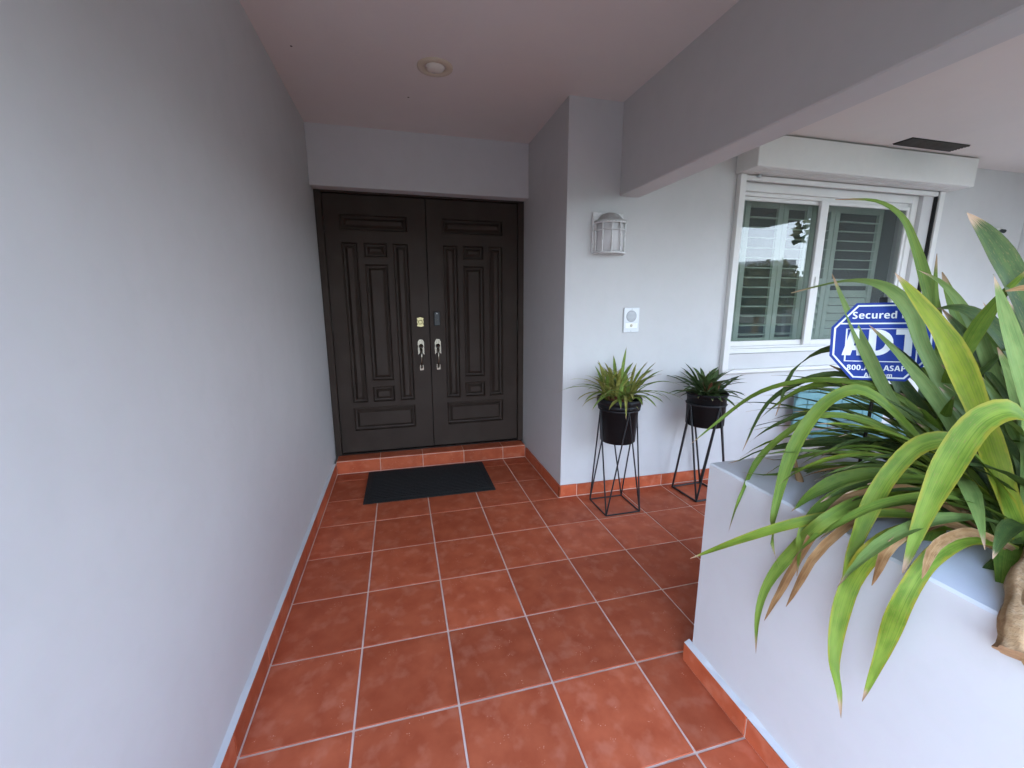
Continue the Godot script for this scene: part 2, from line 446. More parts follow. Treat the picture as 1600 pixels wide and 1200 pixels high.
func build_roof():
	var c := setting("porch_ceiling")
	one_box(Vector3(-0.3, CEIL, -1.4), Vector3(2.265, 3.25, 3.1), 0, "entry_ceiling", M.ceiling, c)
	one_box(Vector3(2.432, CEIL_R, -0.216), Vector3(6.799, 3.25, 3.1), 0, "window_ceiling", M.ceiling, c)
	for q in [Vector2(455, 72), Vector2(638, 152)]:         # two old screw holes in the plaster
		var d := view * Vector3((q.x - 800.0) / F, -(q.y - 600.0) / F, -1.0)
		var st := tool_(); lathe(st, [Vector2(0.007, 0.0), Vector2(0.006, -0.0015), Vector2(0.0, -0.002)], 8, EYE + d * ((CEIL - EYE.y) / d.y))
		done(st, "screw_hole", M.vent_brown, c)
	var b := thing("porch_beam", "deep grey beam running out from the wall between the two ceilings", "beam")
	one_box(Vector3(2.265, 2.356, -0.0158), Vector3(2.432, 3.251, 3.1), 0.006, "beam_body", M.wall, b)
	var fb := thing("eave_beam", "grey beam across the street side of the entry", "beam")
	one_box(Vector3(-0.021, 2.30, 2.92), Vector3(2.264, 2.987, 3.1), 0.006, "beam_body", M.wall, fb)
	var col := thing("porch_column", "square grey column under the street end of the beam", "column", Vector3(2.35, 0, 3.0))
	one_box(Vector3(-0.08, 0.952, -0.09), Vector3(0.08, 2.355, 0.09), 0.008, "shaft", M.wall, col)
	one_box(Vector3(-0.10, 0.951, -0.11), Vector3(0.10, 1.04, 0.11), 0.006, "base", M.wall, col)

# ------------------------------------------------------------------ step and door
func build_step_and_door():
	var s := thing("door_step", "low terracotta tiled step under the dark double door", "step")
	one_box(Vector3(0.0, -0.01, -1.3), Vector3(1.829, 0.122, -0.9745), 0, "grout_core", M.grout, s)
	var xs := [0.0, 0.39, 0.788, 1.19, 1.592, 1.829]
	for i in 5:
		one_box(Vector3(xs[i] + 0.0025, 0.003, -0.978), Vector3(xs[i + 1] - 0.0025, 0.119, -0.968), 0.002, "riser_tile", tile_mat(), s)
		one_box(Vector3(xs[i] + 0.0025, 0.116, -1.16), Vector3(xs[i + 1] - 0.0025, 0.127, -0.981), 0.002, "tread_tile", tile_mat(), s)
	var d := thing("double_door", "dark brown panelled double door with two long metal handles", "door")
	var st := tool_()
	box(st, Vector3(-0.02, 0.127, -1.24), Vector3(0.035, 2.60, -1.115), 0.003)
	box(st, Vector3(1.792, 0.127, -1.24), Vector3(1.847, 2.60, -1.115), 0.003)
	box(st, Vector3(0.035, 2.512, -1.24), Vector3(1.792, 2.60, -1.115), 0.003)
	done(st, "frame", M.door, d)
	one_box(Vector3(-0.02, 0.0, -1.36), Vector3(1.847, 2.7, -1.26), 0, "backing", M.gap, d)
	one_box(Vector3(0.035, 0.1275, -1.235), Vector3(1.792, 0.137, -1.118), 0.002, "threshold", M.dark_metal, d)
	door_leaf(d, 0.04, 0.909, 0.165, true)
	door_leaf(d, 0.917, 1.787, 1.06, false)

func door_leaf(d: Node3D, x0: float, x1: float, px0: float, is_left: bool):
	var y0 := 0.143; var y1 := 2.506; var z := -1.152
	var o := px0
	var P := [ # panels: x0, y0, x1, y1
		[o, 2.205, o + 0.582, 2.345], [o, 0.63, o + 0.142, 2.108], [o + 0.188, 1.978, o + 0.394, 2.108], [o + 0.188, 0.838, o + 0.394, 1.922],
		[o + 0.44, 0.63, o + 0.582, 2.108], [o + 0.188, 0.63, o + 0.394, 0.785], [o, 0.352, o + 0.582, 0.585]]
	var xs := [x0, x1]; var ys := [y0, y1]
	for p in P:
		for q in [p[0], p[2]]:
			if not xs.has(q): xs.append(q)
		for q in [p[1], p[3]]:
			if not ys.has(q): ys.append(q)
	xs.sort(); ys.sort()
	var st := tool_()
	for i in xs.size() - 1:
		for k in ys.size() - 1:
			var cx: float = (xs[i] + xs[i + 1]) / 2; var cy: float = (ys[k] + ys[k + 1]) / 2
			var inside := false
			for p in P:
				if cx > p[0] and cx < p[2] and cy > p[1] and cy < p[3]: inside = true
			if not inside:
				quad(st, Vector3(xs[i], ys[k], z), Vector3(xs[i + 1], ys[k], z), Vector3(xs[i + 1], ys[k + 1], z), Vector3(xs[i], ys[k + 1], z))
	var zb := z - 0.045
	quad(st, Vector3(x1, y0, z), Vector3(x1, y0, zb), Vector3(x1, y1, zb), Vector3(x1, y1, z))
	quad(st, Vector3(x0, y0, zb), Vector3(x0, y0, z), Vector3(x0, y1, z), Vector3(x0, y1, zb))
	quad(st, Vector3(x0, y1, z), Vector3(x1, y1, z), Vector3(x1, y1, zb), Vector3(x0, y1, zb))
	quad(st, Vector3(x0, y0, zb), Vector3(x1, y0, zb), Vector3(x1, y0, z), Vector3(x0, y0, z))
	quad(st, Vector3(x1, y0, zb), Vector3(x0, y0, zb), Vector3(x0, y1, zb), Vector3(x1, y1, zb))
	var leaf := done(st, "door_leaf", M.door, d)
	for p in P:                                        # moulding down, groove, raised field
		var s := tool_()
		var rings := [[0.0, 0.0], [0.006, 0.005], [0.015, -0.024], [0.030, -0.026], [0.052, 0.001], [0.055, 0.002]]
		for i in rings.size() - 1:
			var a: Array = rings[i]; var b: Array = rings[i + 1]
			var A := rect_ring(p, a[0], z + a[1]); var B := rect_ring(p, b[0], z + b[1])
			for k in 4: quad(s, A[k], A[(k + 1) % 4], B[(k + 1) % 4], B[k])
		var T := rect_ring(p, 0.055, z + 0.002)
		quad(s, T[0], T[1], T[2], T[3])
		done(s, "panel", M.door, leaf)
	var hx := 0.823 if is_left else 0.985
	# long grip handle: shaped plate, cylinder, thumb piece, bowed grip, lower rose
	var hp := tool_()
	plate(hp, [Vector2(-0.03, 1.075), Vector2(-0.018, 1.092), Vector2(0.018, 1.092), Vector2(0.03, 1.075), Vector2(0.03, 1.20), Vector2(0.016, 1.226), Vector2(-0.016, 1.226), Vector2(-0.03, 1.20)], hx, z + 0.001, 0.006)
	done(hp, "handle_plate", M.nickel, leaf)
	hp = tool_()
	plate(hp, [Vector2(-0.018, 0.925), Vector2(0.018, 0.925), Vector2(0.018, 0.975), Vector2(0.008, 0.985), Vector2(-0.008, 0.985), Vector2(-0.018, 0.975)], hx, z + 0.001, 0.006)
	done(hp, "handle_rose", M.nickel, leaf)
	var gp := tool_()
	tube(gp, [Vector3(hx, 1.135, z + 0.005), Vector3(hx, 1.13, z + 0.035), Vector3(hx, 1.105, z + 0.055), Vector3(hx, 1.06, z + 0.062), Vector3(hx, 1.01, z + 0.056), Vector3(hx, 0.97, z + 0.036), Vector3(hx, 0.952, z + 0.005)],
		[0.013, 0.013, 0.011, 0.0095, 0.009, 0.009, 0.011], 10)
	tube(gp, [Vector3(hx, 1.168, z + 0.006), Vector3(hx, 1.168, z + 0.04), Vector3(hx, 1.162, z + 0.052)], [0.017, 0.016, 0.008], 12)
	done(gp, "grip", M.nickel, leaf, true)
	var rp := tool_()
	tube(rp, [Vector3(hx, 1.16, z + 0.0075), Vector3(hx, 1.16, z + 0.010)], [0.024, 0.023], 14)
	done(rp, "rose", M.dark_metal, leaf)
	if is_left:
		var bp := tool_()
		plate(bp, [Vector2(-0.032, 1.355), Vector2(-0.02, 1.351), Vector2(0.0, 1.347), Vector2(0.02, 1.351), Vector2(0.032, 1.355), Vector2(0.026, 1.373), Vector2(0.03, 1.393), Vector2(0.026, 1.413), Vector2(0.032, 1.43), Vector2(0.0, 1.439), Vector2(-0.032, 1.43), Vector2(-0.026, 1.413), Vector2(-0.03, 1.393), Vector2(-0.026, 1.373)], hx + 0.004, z + 0.001, 0.004)
		tube(bp, [Vector3(hx + 0.004, 1.393, z + 0.004), Vector3(hx + 0.004, 1.393, z + 0.018), Vector3(hx + 0.004, 1.393, z + 0.021)], [0.022, 0.0205, 0.015], 16)
		done(bp, "deadbolt", M.brass, leaf)
	else:
		var kp := tool_()
		box(kp, Vector3(hx - 0.03, 1.355, z + 0.001), Vector3(hx + 0.03, 1.49, z + 0.024), 0.008)
		done(kp, "keypad_lock", M.black, leaf)
		var kb := tool_(); tube(kb, [Vector3(hx, 1.472, z + 0.0235), Vector3(hx, 1.472, z + 0.0255)], [0.006, 0.006], 10)
		done(kb, "indicator", M.button, leaf)
		var kc := tool_(); tube(kc, [Vector3(hx, 1.41, z + 0.0235), Vector3(hx, 1.41, z + 0.0265)], [0.009, 0.0085], 12)
		done(kc, "key_cover", M.dark_metal, leaf)
	for hy in [0.42, 1.35, 2.25]:
		var hg := tool_(); var bx := x0 - 0.003 if is_left else x1 + 0.003
		tube(hg, [Vector3(bx, hy - 0.05, z + 0.004), Vector3(bx, hy + 0.05, z + 0.004)], [0.006, 0.006], 8)
		done(hg, "hinge", M.dark_metal, leaf)

func rect_ring(p: Array, inset: float, z: float) -> Array:
	return [Vector3(p[0] + inset, p[1] + inset, z), Vector3(p[2] - inset, p[1] + inset, z), Vector3(p[2] - inset, p[3] - inset, z), Vector3(p[0] + inset, p[3] - inset, z)]

# flat plate with an outline (x relative to cx), thick t from z outwards
func plate(st: SurfaceTool, outline: Array, cx: float, z: float, t: float):
	var n := outline.size()
	var pk := PackedVector2Array(outline)
	var idx := Geometry2D.triangulate_polygon(pk)
	for i in range(0, idx.size(), 3):
		var q := []
		for k in 3: q.append(Vector3(cx + pk[idx[i + k]].x, pk[idx[i + k]].y, z + t))
		var nn: Vector3 = (q[1] - q[0]).cross(q[2] - q[0])
		if nn.z > 0: tri(st, q[0], q[2], q[1])
		else: tri(st, q[0], q[1], q[2])
	for i in n:
		var a: Vector2 = pk[i]; var b: Vector2 = pk[(i + 1) % n]
		quad(st, Vector3(cx + a.x, a.y, z), Vector3(cx + b.x, b.y, z), Vector3(cx + b.x, b.y, z + t), Vector3(cx + a.x, a.y, z + t))

# ------------------------------------------------------------------ window
func build_window():
	var w := thing("sliding_window", "white framed sliding window with two panes set in the grey wall", "window")
	var zf := -0.05; var zb := -0.135
	var st := tool_()
	box(st, Vector3(3.362, 1.135, zb), Vector3(3.405, 2.545, zf), 0.004)          # jambs
	box(st, Vector3(5.285, 1.135, zb), Vector3(5.358, 2.545, zf), 0.004)
	box(st, Vector3(3.405, 2.475, zb), Vector3(5.285, 2.545, zf), 0.004)
	box(st, Vector3(3.405, 1.135, zb), Vector3(5.285, 1.175, zf), 0.004)
	done(st, "frame", M.white, w)
	one_box(Vector3(3.405, 2.445, zb + 0.002), Vector3(5.285, 2.476, zf - 0.03), 0.003, "track", M.white, w)
	one_box(Vector3(3.405, 1.174, zb + 0.002), Vector3(5.285, 1.192, zf - 0.03), 0.003, "track", M.white, w)
	# left sash behind, right sash in front
	for s in 2:
		var x0 := 3.408 if s == 0 else 4.235
		var x1 := 4.325 if s == 0 else 5.283
		var z0 := -0.122 if s == 0 else -0.088
		var z1 := z0 + 0.028
		var y0 := 1.193; var y1 := 2.444
		var fs := tool_()
		var left_w := 0.022 if s == 0 else 0.085
		var right_w := 0.06 if s == 0 else 0.03
		box(fs, Vector3(x0, y0, z0), Vector3(x0 + left_w, y1, z1), 0.003)
		box(fs, Vector3(x1 - right_w, y0, z0), Vector3(x1, y1, z1), 0.003)
		box(fs, Vector3(x0 + left_w, y0, z0), Vector3(x1 - right_w, y0 + 0.045, z1), 0.003)
		box(fs, Vector3(x0 + left_w, y1 - 0.03, z0), Vector3(x1 - right_w, y1, z1), 0.003)
		var sash := done(fs, "sash", M.white, w)
		one_box(Vector3(x0 + left_w, y0 + 0.045, z0 + 0.012), Vector3(x1 - right_w, y1 - 0.03, z0 + 0.016), 0, "pane", M.glass, sash)
		if s == 1:
			one_box(Vector3(x0 + 0.03, 1.70, z1), Vector3(x0 + 0.05, 1.80, z1 + 0.012), 0.003, "pull", M.white, sash)
	var sl := thing("window_sill", "thin white ledge under the sliding window", "sill")
	one_box(Vector3(3.29, 0.972, -0.0165), Vector3(5.60, 1.005, 0.035), 0.004, "ledge", M.white, sl)
	# roller shutter: box under the ceiling and two guide rails
	var rb := thing("roller_shutter_box", "long white roller shutter box with guide rails over the window", "shutter box")
	one_box(Vector3(3.27, 2.578, -0.0155), Vector3(5.60, 2.809, 0.205), 0.006, "box", M.white, rb)
	for x in [3.292, 5.502]:
		one_box(Vector3(x, 1.006, -0.0155), Vector3(x + 0.058, 2.577, 0.028), 0.003, "guide_rail", M.white, rb)
	one_box(Vector3(5.487, 1.006, -0.0155), Vector3(5.5015, 2.577, 0.012), 0.0, "rail_groove", M.gap, rb)
	one_box(Vector3(3.352, 2.535, -0.0152), Vector3(5.485, 2.572, 0.02), 0.003, "bottom_slat", M.white, rb)
	for y in [2.62, 2.70]:
		one_box(Vector3(3.38, 2.5745, 0.06 + (y - 2.62)), Vector3(5.48, 2.5785, 0.10 + (y - 2.62)), 0.001, "box_lip", M.white, rb)
	one_box(Vector3(3.44, 2.556, 0.021), Vector3(3.475, 2.574, 0.05), 0.003, "stop", M.grille, rb)
	# plantation shutters inside
	var zs := -0.235
	# x0, x1, folded angle, hinge side, upper louvers open, lower open
	var panels := [[3.40, 3.60, 0.0, true, true], [3.605, 4.02, 0.0, true, true], [4.025, 4.34, 0.0, true, true], [4.345, 4.62, 0.0, true, false], [4.625, 5.22, 0.0, true, false]]
	var names := ["narrow green louvred shutter panel behind the left edge of the window", "wide green louvred shutter panel behind the reflecting window pane", "green louvred shutter panel behind the meeting rail of the window", "narrow green shutter panel with its lower louvers shut", "wide green shutter panel with lower louvers shut, behind the blue sign"]
	for i in panels.size():
		var p: Array = panels[i]
		var t := thing("shutter_panel", names[i], "shutter", Vector3.ZERO, 0.0, "louvred shutters behind the window")
		var a: float = p[0]; var b: float = p[1]
		var sw := 0.055
		for x in [a, b - sw]: one_box(Vector3(x, 1.15, zs - 0.028), Vector3(x + sw, 2.52, zs), 0.003, "stile", M.shutter, t)
		for yy in [[1.15, 1.25], [1.735, 1.80], [2.40, 2.52]]:
			if i < 3 and yy[0] == 1.735: continue
			one_box(Vector3(a + sw, yy[0], zs - 0.026), Vector3(b - sw, yy[1], zs - 0.002), 0.002, "rail", M.shutter, t)
		var y := 1.285
		while y < 2.39:
			if not (i >= 3 and y > 1.70 and y < 1.83):
				var opened: bool = p[3] if y > 1.77 else p[4]
				var st2 := tool_()
				var ang := 0.12 if opened else 1.22
				var xf := Transform3D(Basis(Vector3.RIGHT, ang), Vector3(0, y, zs - 0.014))
				box(st2, Vector3(a + sw + 0.002, -0.005, -0.036), Vector3(b - sw - 0.002, 0.005, 0.036), 0.003, xf)
				done(st2, "louver", M.shutter, t)
			y += 0.0745 if (y < 1.77 and not p[4]) else 0.086

# ------------------------------------------------------------------ fittings
func build_wall_fittings():
	# half-round caged lantern
	var l := thing("wall_lantern", "white caged half-round wall lantern on the grey wall", "wall lamp", Vector3(2.185, 1.935, -0.016))
	one_box(Vector3(-0.135, 0.0, 0.0005), Vector3(0.115, 0.30, 0.016), 0.008, "back_plate", M.old_white, l)
	var st := tool_()
	var hood := [Vector2(0.128, 0.222), Vector2(0.126, 0.236), Vector2(0.10, 0.245), Vector2(0.085, 0.262), Vector2(0.066, 0.281), Vector2(0.035, 0.294), Vector2(0.0, 0.298)]
	lathe(st, hood, 20, Vector3(0, 0, 0.0165), -PI / 2, PI / 2)
	done(st, "hood", M.lamp_cap, l, true)
	st = tool_()
	lathe(st, [Vector2(0.0, 0.014), Vector2(0.104, 0.014), Vector2(0.104, 0.225), Vector2(0.0, 0.226)], 20, Vector3(0, 0, 0.0165), -PI / 2, PI / 2)
	done(st, "diffuser", M.frost, l)
	for yy in [0.008, 0.168, 0.222]:
		var pts := []; var rr := []
		for k in 17:
			var a := -PI / 2 + PI * k / 16.0
			pts.append(Vector3(sin(a) * 0.12, yy, 0.0165 + cos(a) * 0.12)); rr.append(0.0085 if yy != 0.168 else 0.005)
		var rs := tool_(); tube(rs, pts, rr, 8); done(rs, "cage_ring", M.old_white, l, true)
	for k in 6:
		var a := -PI / 2 + 0.1 + (PI - 0.2) * k / 5.0
		var c := Vector3(sin(a) * 0.117, 0, 0.0165 + cos(a) * 0.117)
		var rs := tool_(); tube(rs, [c + Vector3.UP * 0.008, c + Vector3.UP * 0.225], [0.0065, 0.0065], 6); done(rs, "cage_bar", M.old_white, l)
	# intercom
	var ic := thing("door_intercom", "small silver intercom plate with round speaker on the grey wall", "intercom", Vector3(2.414, 1.345, -0.016))
	one_box(Vector3(-0.068, 0, 0.0005), Vector3(0.068, 0.195, 0.012), 0.003, "face_plate", M.plate, ic)
	st = tool_(); lathe_z(st, [Vector2(0.0, 0.0145), Vector2(0.042, 0.0145), Vector2(0.046, 0.012)], 24, Vector3(-0.002, 0.128, 0))
	done(st, "speaker", M.grille, ic)
	for k in 7:
		var yy := 0.098 + 0.01 * k
		var hw: float = sqrt(max(0.0, 0.038 * 0.038 - pow(yy - 0.128, 2)))
		one_box(Vector3(-0.002 - hw, yy - 0.0015, 0.0145), Vector3(-0.002 + hw, yy + 0.0015, 0.0165), 0.0005, "speaker_slat", M.plate, ic)
	one_box(Vector3(-0.052, 0.034, 0.0118), Vector3(0.052, 0.074, 0.0145), 0.002, "name_strip", M.button, ic)
	st = tool_(); lathe_z(st, [Vector2(0.0, 0.020), Vector2(0.009, 0.0195), Vector2(0.012, 0.0144)], 14, Vector3(0, 0.055, 0)); done(st, "button", M.cream, ic)
	for yy in [0.012, 0.183]:
		st = tool_(); lathe_z(st, [Vector2(0.0, 0.0145), Vector2(0.005, 0.012)], 8, Vector3(0, yy, 0)); done(st, "screw", M.grille, ic)
	# recessed ceiling light, off
	var dl := thing("ceiling_downlight", "round cream recessed light, unlit, in the entry ceiling", "ceiling light", Vector3(0.92, CEIL, 0.11))
	st = tool_()
	lathe(st, [Vector2(0.108, 0.0), Vector2(0.106, -0.008), Vector2(0.088, -0.012), Vector2(0.068, -0.009), Vector2(0.062, 0.0), Vector2(0.057, 0.018)], 32)
	done(st, "trim_ring", M.cream, dl, true)
	st = tool_(); lathe(st, [Vector2(0.058, -0.002), Vector2(0.053, -0.012), Vector2(0.036, -0.022), Vector2(0.0, -0.026)], 24); done(st, "bulb", M.bulb, dl, true)
	# vent in the porch ceiling
	var v := thing("soffit_vent", "dark rectangular vent with slats in the porch ceiling by the window", "vent", Vector3(4.82, CEIL_R, 0.32))
	one_box(Vector3(-0.32, -0.003, -0.07), Vector3(0.32, -0.0005, 0.07), 0, "screen", M.gap, v)
	for k in 7:
		one_box(Vector3(-0.318, -0.011, -0.066 + 0.02 * k), Vector3(0.318, -0.003, -0.054 + 0.02 * k), 0.001, "slat", plain_dark(), v)
	# small camera on the wall
	var cm := thing("wall_camera", "tiny black and white camera on the wall right of the window", "camera", Vector3(6.44, 2.276, -0.016))
	st = tool_(); lathe_z(st, [Vector2(0.0, 0.025), Vector2(0.028, 0.023), Vector2(0.03, 0.0)], 16); done(st, "mount", M.white, cm)
	st = tool_(); tube(st, [Vector3(0, 0, 0.022), Vector3(-0.015, -0.008, 0.04), Vector3(-0.035, -0.018, 0.07)], [0.008, 0.017, 0.018], 14); done(st, "camera_body", M.black, cm)

func plain_dark() -> Material:
	if not M.has("vent_slat"): M.vent_slat = plain(Color(0.05, 0.042, 0.036), 0.7)
	return M.vent_slat

# lathe round z
func lathe_z(st: SurfaceTool, prof: Array, seg := 20, at := Vector3.ZERO):
	for i in prof.size() - 1:
		for k in seg:
			var t0 := TAU * k / seg; var t1 := TAU * (k + 1) / seg
			var d0 := Vector3(cos(t0), sin(t0), 0); var d1 := Vector3(cos(t1), sin(t1), 0)
			var p: Vector2 = prof[i]; var q: Vector2 = prof[i + 1]
			quad(st, at + d0 * q.x + Vector3.BACK * q.y, at + d1 * q.x + Vector3.BACK * q.y, at + d1 * p.x + Vector3.BACK * p.y, at + d0 * p.x + Vector3.BACK * p.y, 1)

func build_mat():
	var m := thing("doormat", "black rubber doormat on the red tiles before the door", "doormat", Vector3(0.822, 0.001, -0.60), -0.006)
	one_box(Vector3(-0.54, 0, -0.325), Vector3(0.54, 0.010, 0.325), 0.005, "backing", M.rubber, m)
	one_box(Vector3(-0.505, 0.0095, -0.29), Vector3(0.505, 0.0135, 0.29), 0.002, "pile", M.rubber, m)
	for k in 19:
		one_box(Vector3(-0.49, 0.013, -0.27 + 0.03 * k - 0.006), Vector3(0.49, 0.0165, -0.27 + 0.03 * k + 0.006), 0.0015, "rib", M.rubber, m)

# ------------------------------------------------------------------ plant stands, pots and bromeliads
func build_stands():
	var specs := [
		{"at": Vector3(2.205, 0, 0.239), "half": 0.141, "rod": 0.0055, "turn": 0.0, "ring": 0.80, "rr": 0.152,
			"label": "thin black wire plant stand below the golden bromeliad, nearer the lantern"},
		{"at": Vector3(3.01, 0, 0.205), "half": 0.146, "rod": 0.0078, "turn": 0.05, "ring": 0.78, "rr": 0.150,
			"label": "thick-rodded black plant stand below the dark green bromeliad"}]
	for i in 2:
		var s: Dictionary = specs[i]
		var t := thing("plant_stand", s.label, "plant stand", s.at, s.turn, "black wire plant stands")
		var h: float = s.half; var r: float = s.rod
		var cor := [Vector3(-h, r, -h), Vector3(h, r, -h), Vector3(h, r, h), Vector3(-h, r, h)]
		for k in 4:
			var st := tool_(); tube(st, [cor[k], cor[(k + 1) % 4]], [r, r], 6); done(st, "base_rod", M.steel_black, t)
		for k in 4:
			var a := -PI / 4 * 3 + k * PI / 2            # ring point between two corners
			var q := Vector3(cos(a + PI / 4) * s.rr, s.ring, sin(a + PI / 4) * s.rr)
			for c in [cor[k], cor[(k + 1) % 4]]:
				var st := tool_(); tube(st, [c, q], [r, r], 6); done(st, "leg_rod", M.steel_black, t)
		var pts := []; var rr := []
		for k in 25:
			pts.append(Vector3(cos(TAU * k / 24.0) * s.rr, s.ring, sin(TAU * k / 24.0) * s.rr)); rr.append(r)
		var st := tool_(); tube(st, pts, rr, 6, false); done(st, "ring", M.steel_black, t, true)
	# pots hang by their rims in the rings
	var pot := thing("plant_pot", "black plastic pot with double rim and a white sticker, on the thin stand", "pot", Vector3(2.205, 0.545, 0.239), 0.0, "black pots on stands")
	var st := tool_()
	lathe(st, [Vector2(0.0, 0.0), Vector2(0.125, 0.0), Vector2(0.131, 0.006), Vector2(0.144, 0.262), Vector2(0.158, 0.266), Vector2(0.161, 0.288), Vector2(0.154, 0.292), Vector2(0.156, 0.296), Vector2(0.166, 0.30), Vector2(0.168, 0.335), Vector2(0.162, 0.339), Vector2(0.156, 0.335), Vector2(0.15, 0.29)], 40)
	done(st, "pot_wall", M.black_pot, pot)
	st = tool_(); lathe(st, [Vector2(0.154, 0.29), Vector2(0.08, 0.298), Vector2(0.0, 0.302)], 24); done(st, "soil", M.soil, pot)
	st = tool_()
	for k in 3:
		var a0 := 1.02 + 0.06 * k; var a1 := a0 + 0.06
		var r0 := 0.1385; var r1 := 0.1435
		quad(st, Vector3(sin(a0) * r0, 0.115, cos(a0) * r0), Vector3(sin(a1) * r0, 0.115, cos(a1) * r0), Vector3(sin(a1) * r1, 0.185, cos(a1) * r1), Vector3(sin(a0) * r1, 0.185, cos(a0) * r1))
	done(st, "sticker", M.sign_white, pot)
	var pot2 := thing("plant_pot", "plain black cylinder pot on the thick-rodded stand", "pot", Vector3(3.01, 0.60, 0.205), 0.0, "black pots on stands")
	st = tool_()
	lathe(st, [Vector2(0.0, 0.0), Vector2(0.138, 0.0), Vector2(0.146, 0.008), Vector2(0.149, 0.25), Vector2(0.160, 0.256), Vector2(0.161, 0.268), Vector2(0.156, 0.27), Vector2(0.15, 0.235)], 40)
	done(st, "pot_wall", M.black_pot, pot2)
	st = tool_(); lathe(st, [Vector2(0.152, 0.235), Vector2(0.08, 0.242), Vector2(0.0, 0.246)], 24); done(st, "soil", M.soil, pot2)
	# bromeliads
	var b1 := thing("bromeliad_plant", "golden green bromeliad with long narrow leaves in the black pot", "plant", Vector3(2.205, 0.845, 0.239))
	var mats1 := [M.brom_gold, M.brom_gold, M.brom_green, M.brom_green, M.brom_gold]
	var heads := [Vector3(-0.05, 0, 0.03), Vector3(0.05, 0, 0.05), Vector3(0.0, 0, -0.05), Vector3(-0.09, 0, -0.03), Vector3(0.09, 0, -0.02)]
	for hd in heads.size():
		for k in 17:
			var ring: float = k / 16.0
			leaf_free(b1, heads[hd], rng.randf() * TAU, lerpf(1.35, 0.6, ring) + rng.randf_range(-0.12, 0.12), lerpf(0.4, 1.25, ring) + rng.randf_range(0, 0.3), rng.randf_range(0.26, 0.40), rng.randf_range(0.022, 0.034), mats1[rng.randi_range(0, 4)], 9, 0.1)
	for k in 12:                                         # long outer leaves that arch over the rim
		leaf_free(b1, Vector3(rng.randf_range(-0.06, 0.06), 0.0, rng.randf_range(-0.05, 0.05)), TAU * k / 12.0 + rng.randf_range(-0.25, 0.25), rng.randf_range(0.55, 0.9), rng.randf_range(1.0, 1.6), rng.randf_range(0.38, 0.52), rng.randf_range(0.020, 0.027), mats1[rng.randi_range(2, 4)], 12, 0.1)
	leaf_free(b1, Vector3(-0.01, 0, 0.02), 0.3, 1.52, 0.12, 0.43, 0.034, M.brom_green, 10, 0.1)
	leaf_free(b1, Vector3(-0.04, 0, 0.06), 0.2, 1.35, 0.2, 0.26, 0.036, M.brom_green, 10, 0.1)
	for k in 10: leaf_free(b1, Vector3(rng.randf_range(-0.09, 0.09), 0.0, rng.randf_range(0.0, 0.08)), rng.randf() * TAU, rng.randf_range(0.8, 1.3), 0.3, rng.randf_range(0.06, 0.11), 0.03, M.brom_red, 6, 0.1)
	var b2 := thing("bromeliad_plant", "dark green bromeliad rosette with reddish heart in the black pot", "plant", Vector3(3.01, 0.84, 0.205))
	for k in 64:
		var ring: float = k / 63.0
		leaf_free(b2, Vector3(rng.randf_range(-0.05, 0.05), 0, rng.randf_range(-0.05, 0.05)), k * 2.399 + rng.randf_range(-0.2, 0.2), lerpf(1.15, 0.25, ring) + rng.randf_range(-0.15, 0.15), lerpf(0.5, 0.95, ring) + rng.randf_range(-0.2, 0.2), rng.randf_range(0.22, 0.34), rng.randf_range(0.030, 0.042), M.brom_dark, 9, 0.15)
	for k in 9: leaf_free(b2, Vector3(rng.randf_range(-0.03, 0.03), 0, rng.randf_range(0.0, 0.05)), k * 2.399, rng.randf_range(1.0, 1.4), 0.2, rng.randf_range(0.13, 0.19), 0.03, M.brom_red, 7, 0.15)

# leaf with heading az, start elevation el (rad), bending down by droop (rad) over its length
func leaf_free(parent: Node, base: Vector3, az: float, el: float, droop: float, length: float, width: float, mat: Material, seg := 12, keel := 0.15, curl := 0.0, rim := false) -> MeshInstance3D:
	var pts := [base]
	var p := base
	var a := az
	for i in seg:
		var t := (i + 0.5) / seg
		var e := el - droop * pow(t, 1.4)
		a += curl / seg
		p += Vector3(sin(a) * cos(e), sin(e), cos(a) * cos(e)) * (length / seg)
		if rim and p.x > 1.80 and p.x < 3.27 and p.z > 1.64: p.y = max(p.y, 0.972)   # lies on the planter's rim
		pts.append(p)
	var s := Vector3(cos(az), 0, -sin(az))
	return blade(parent, pts, width, mat, s, keel)

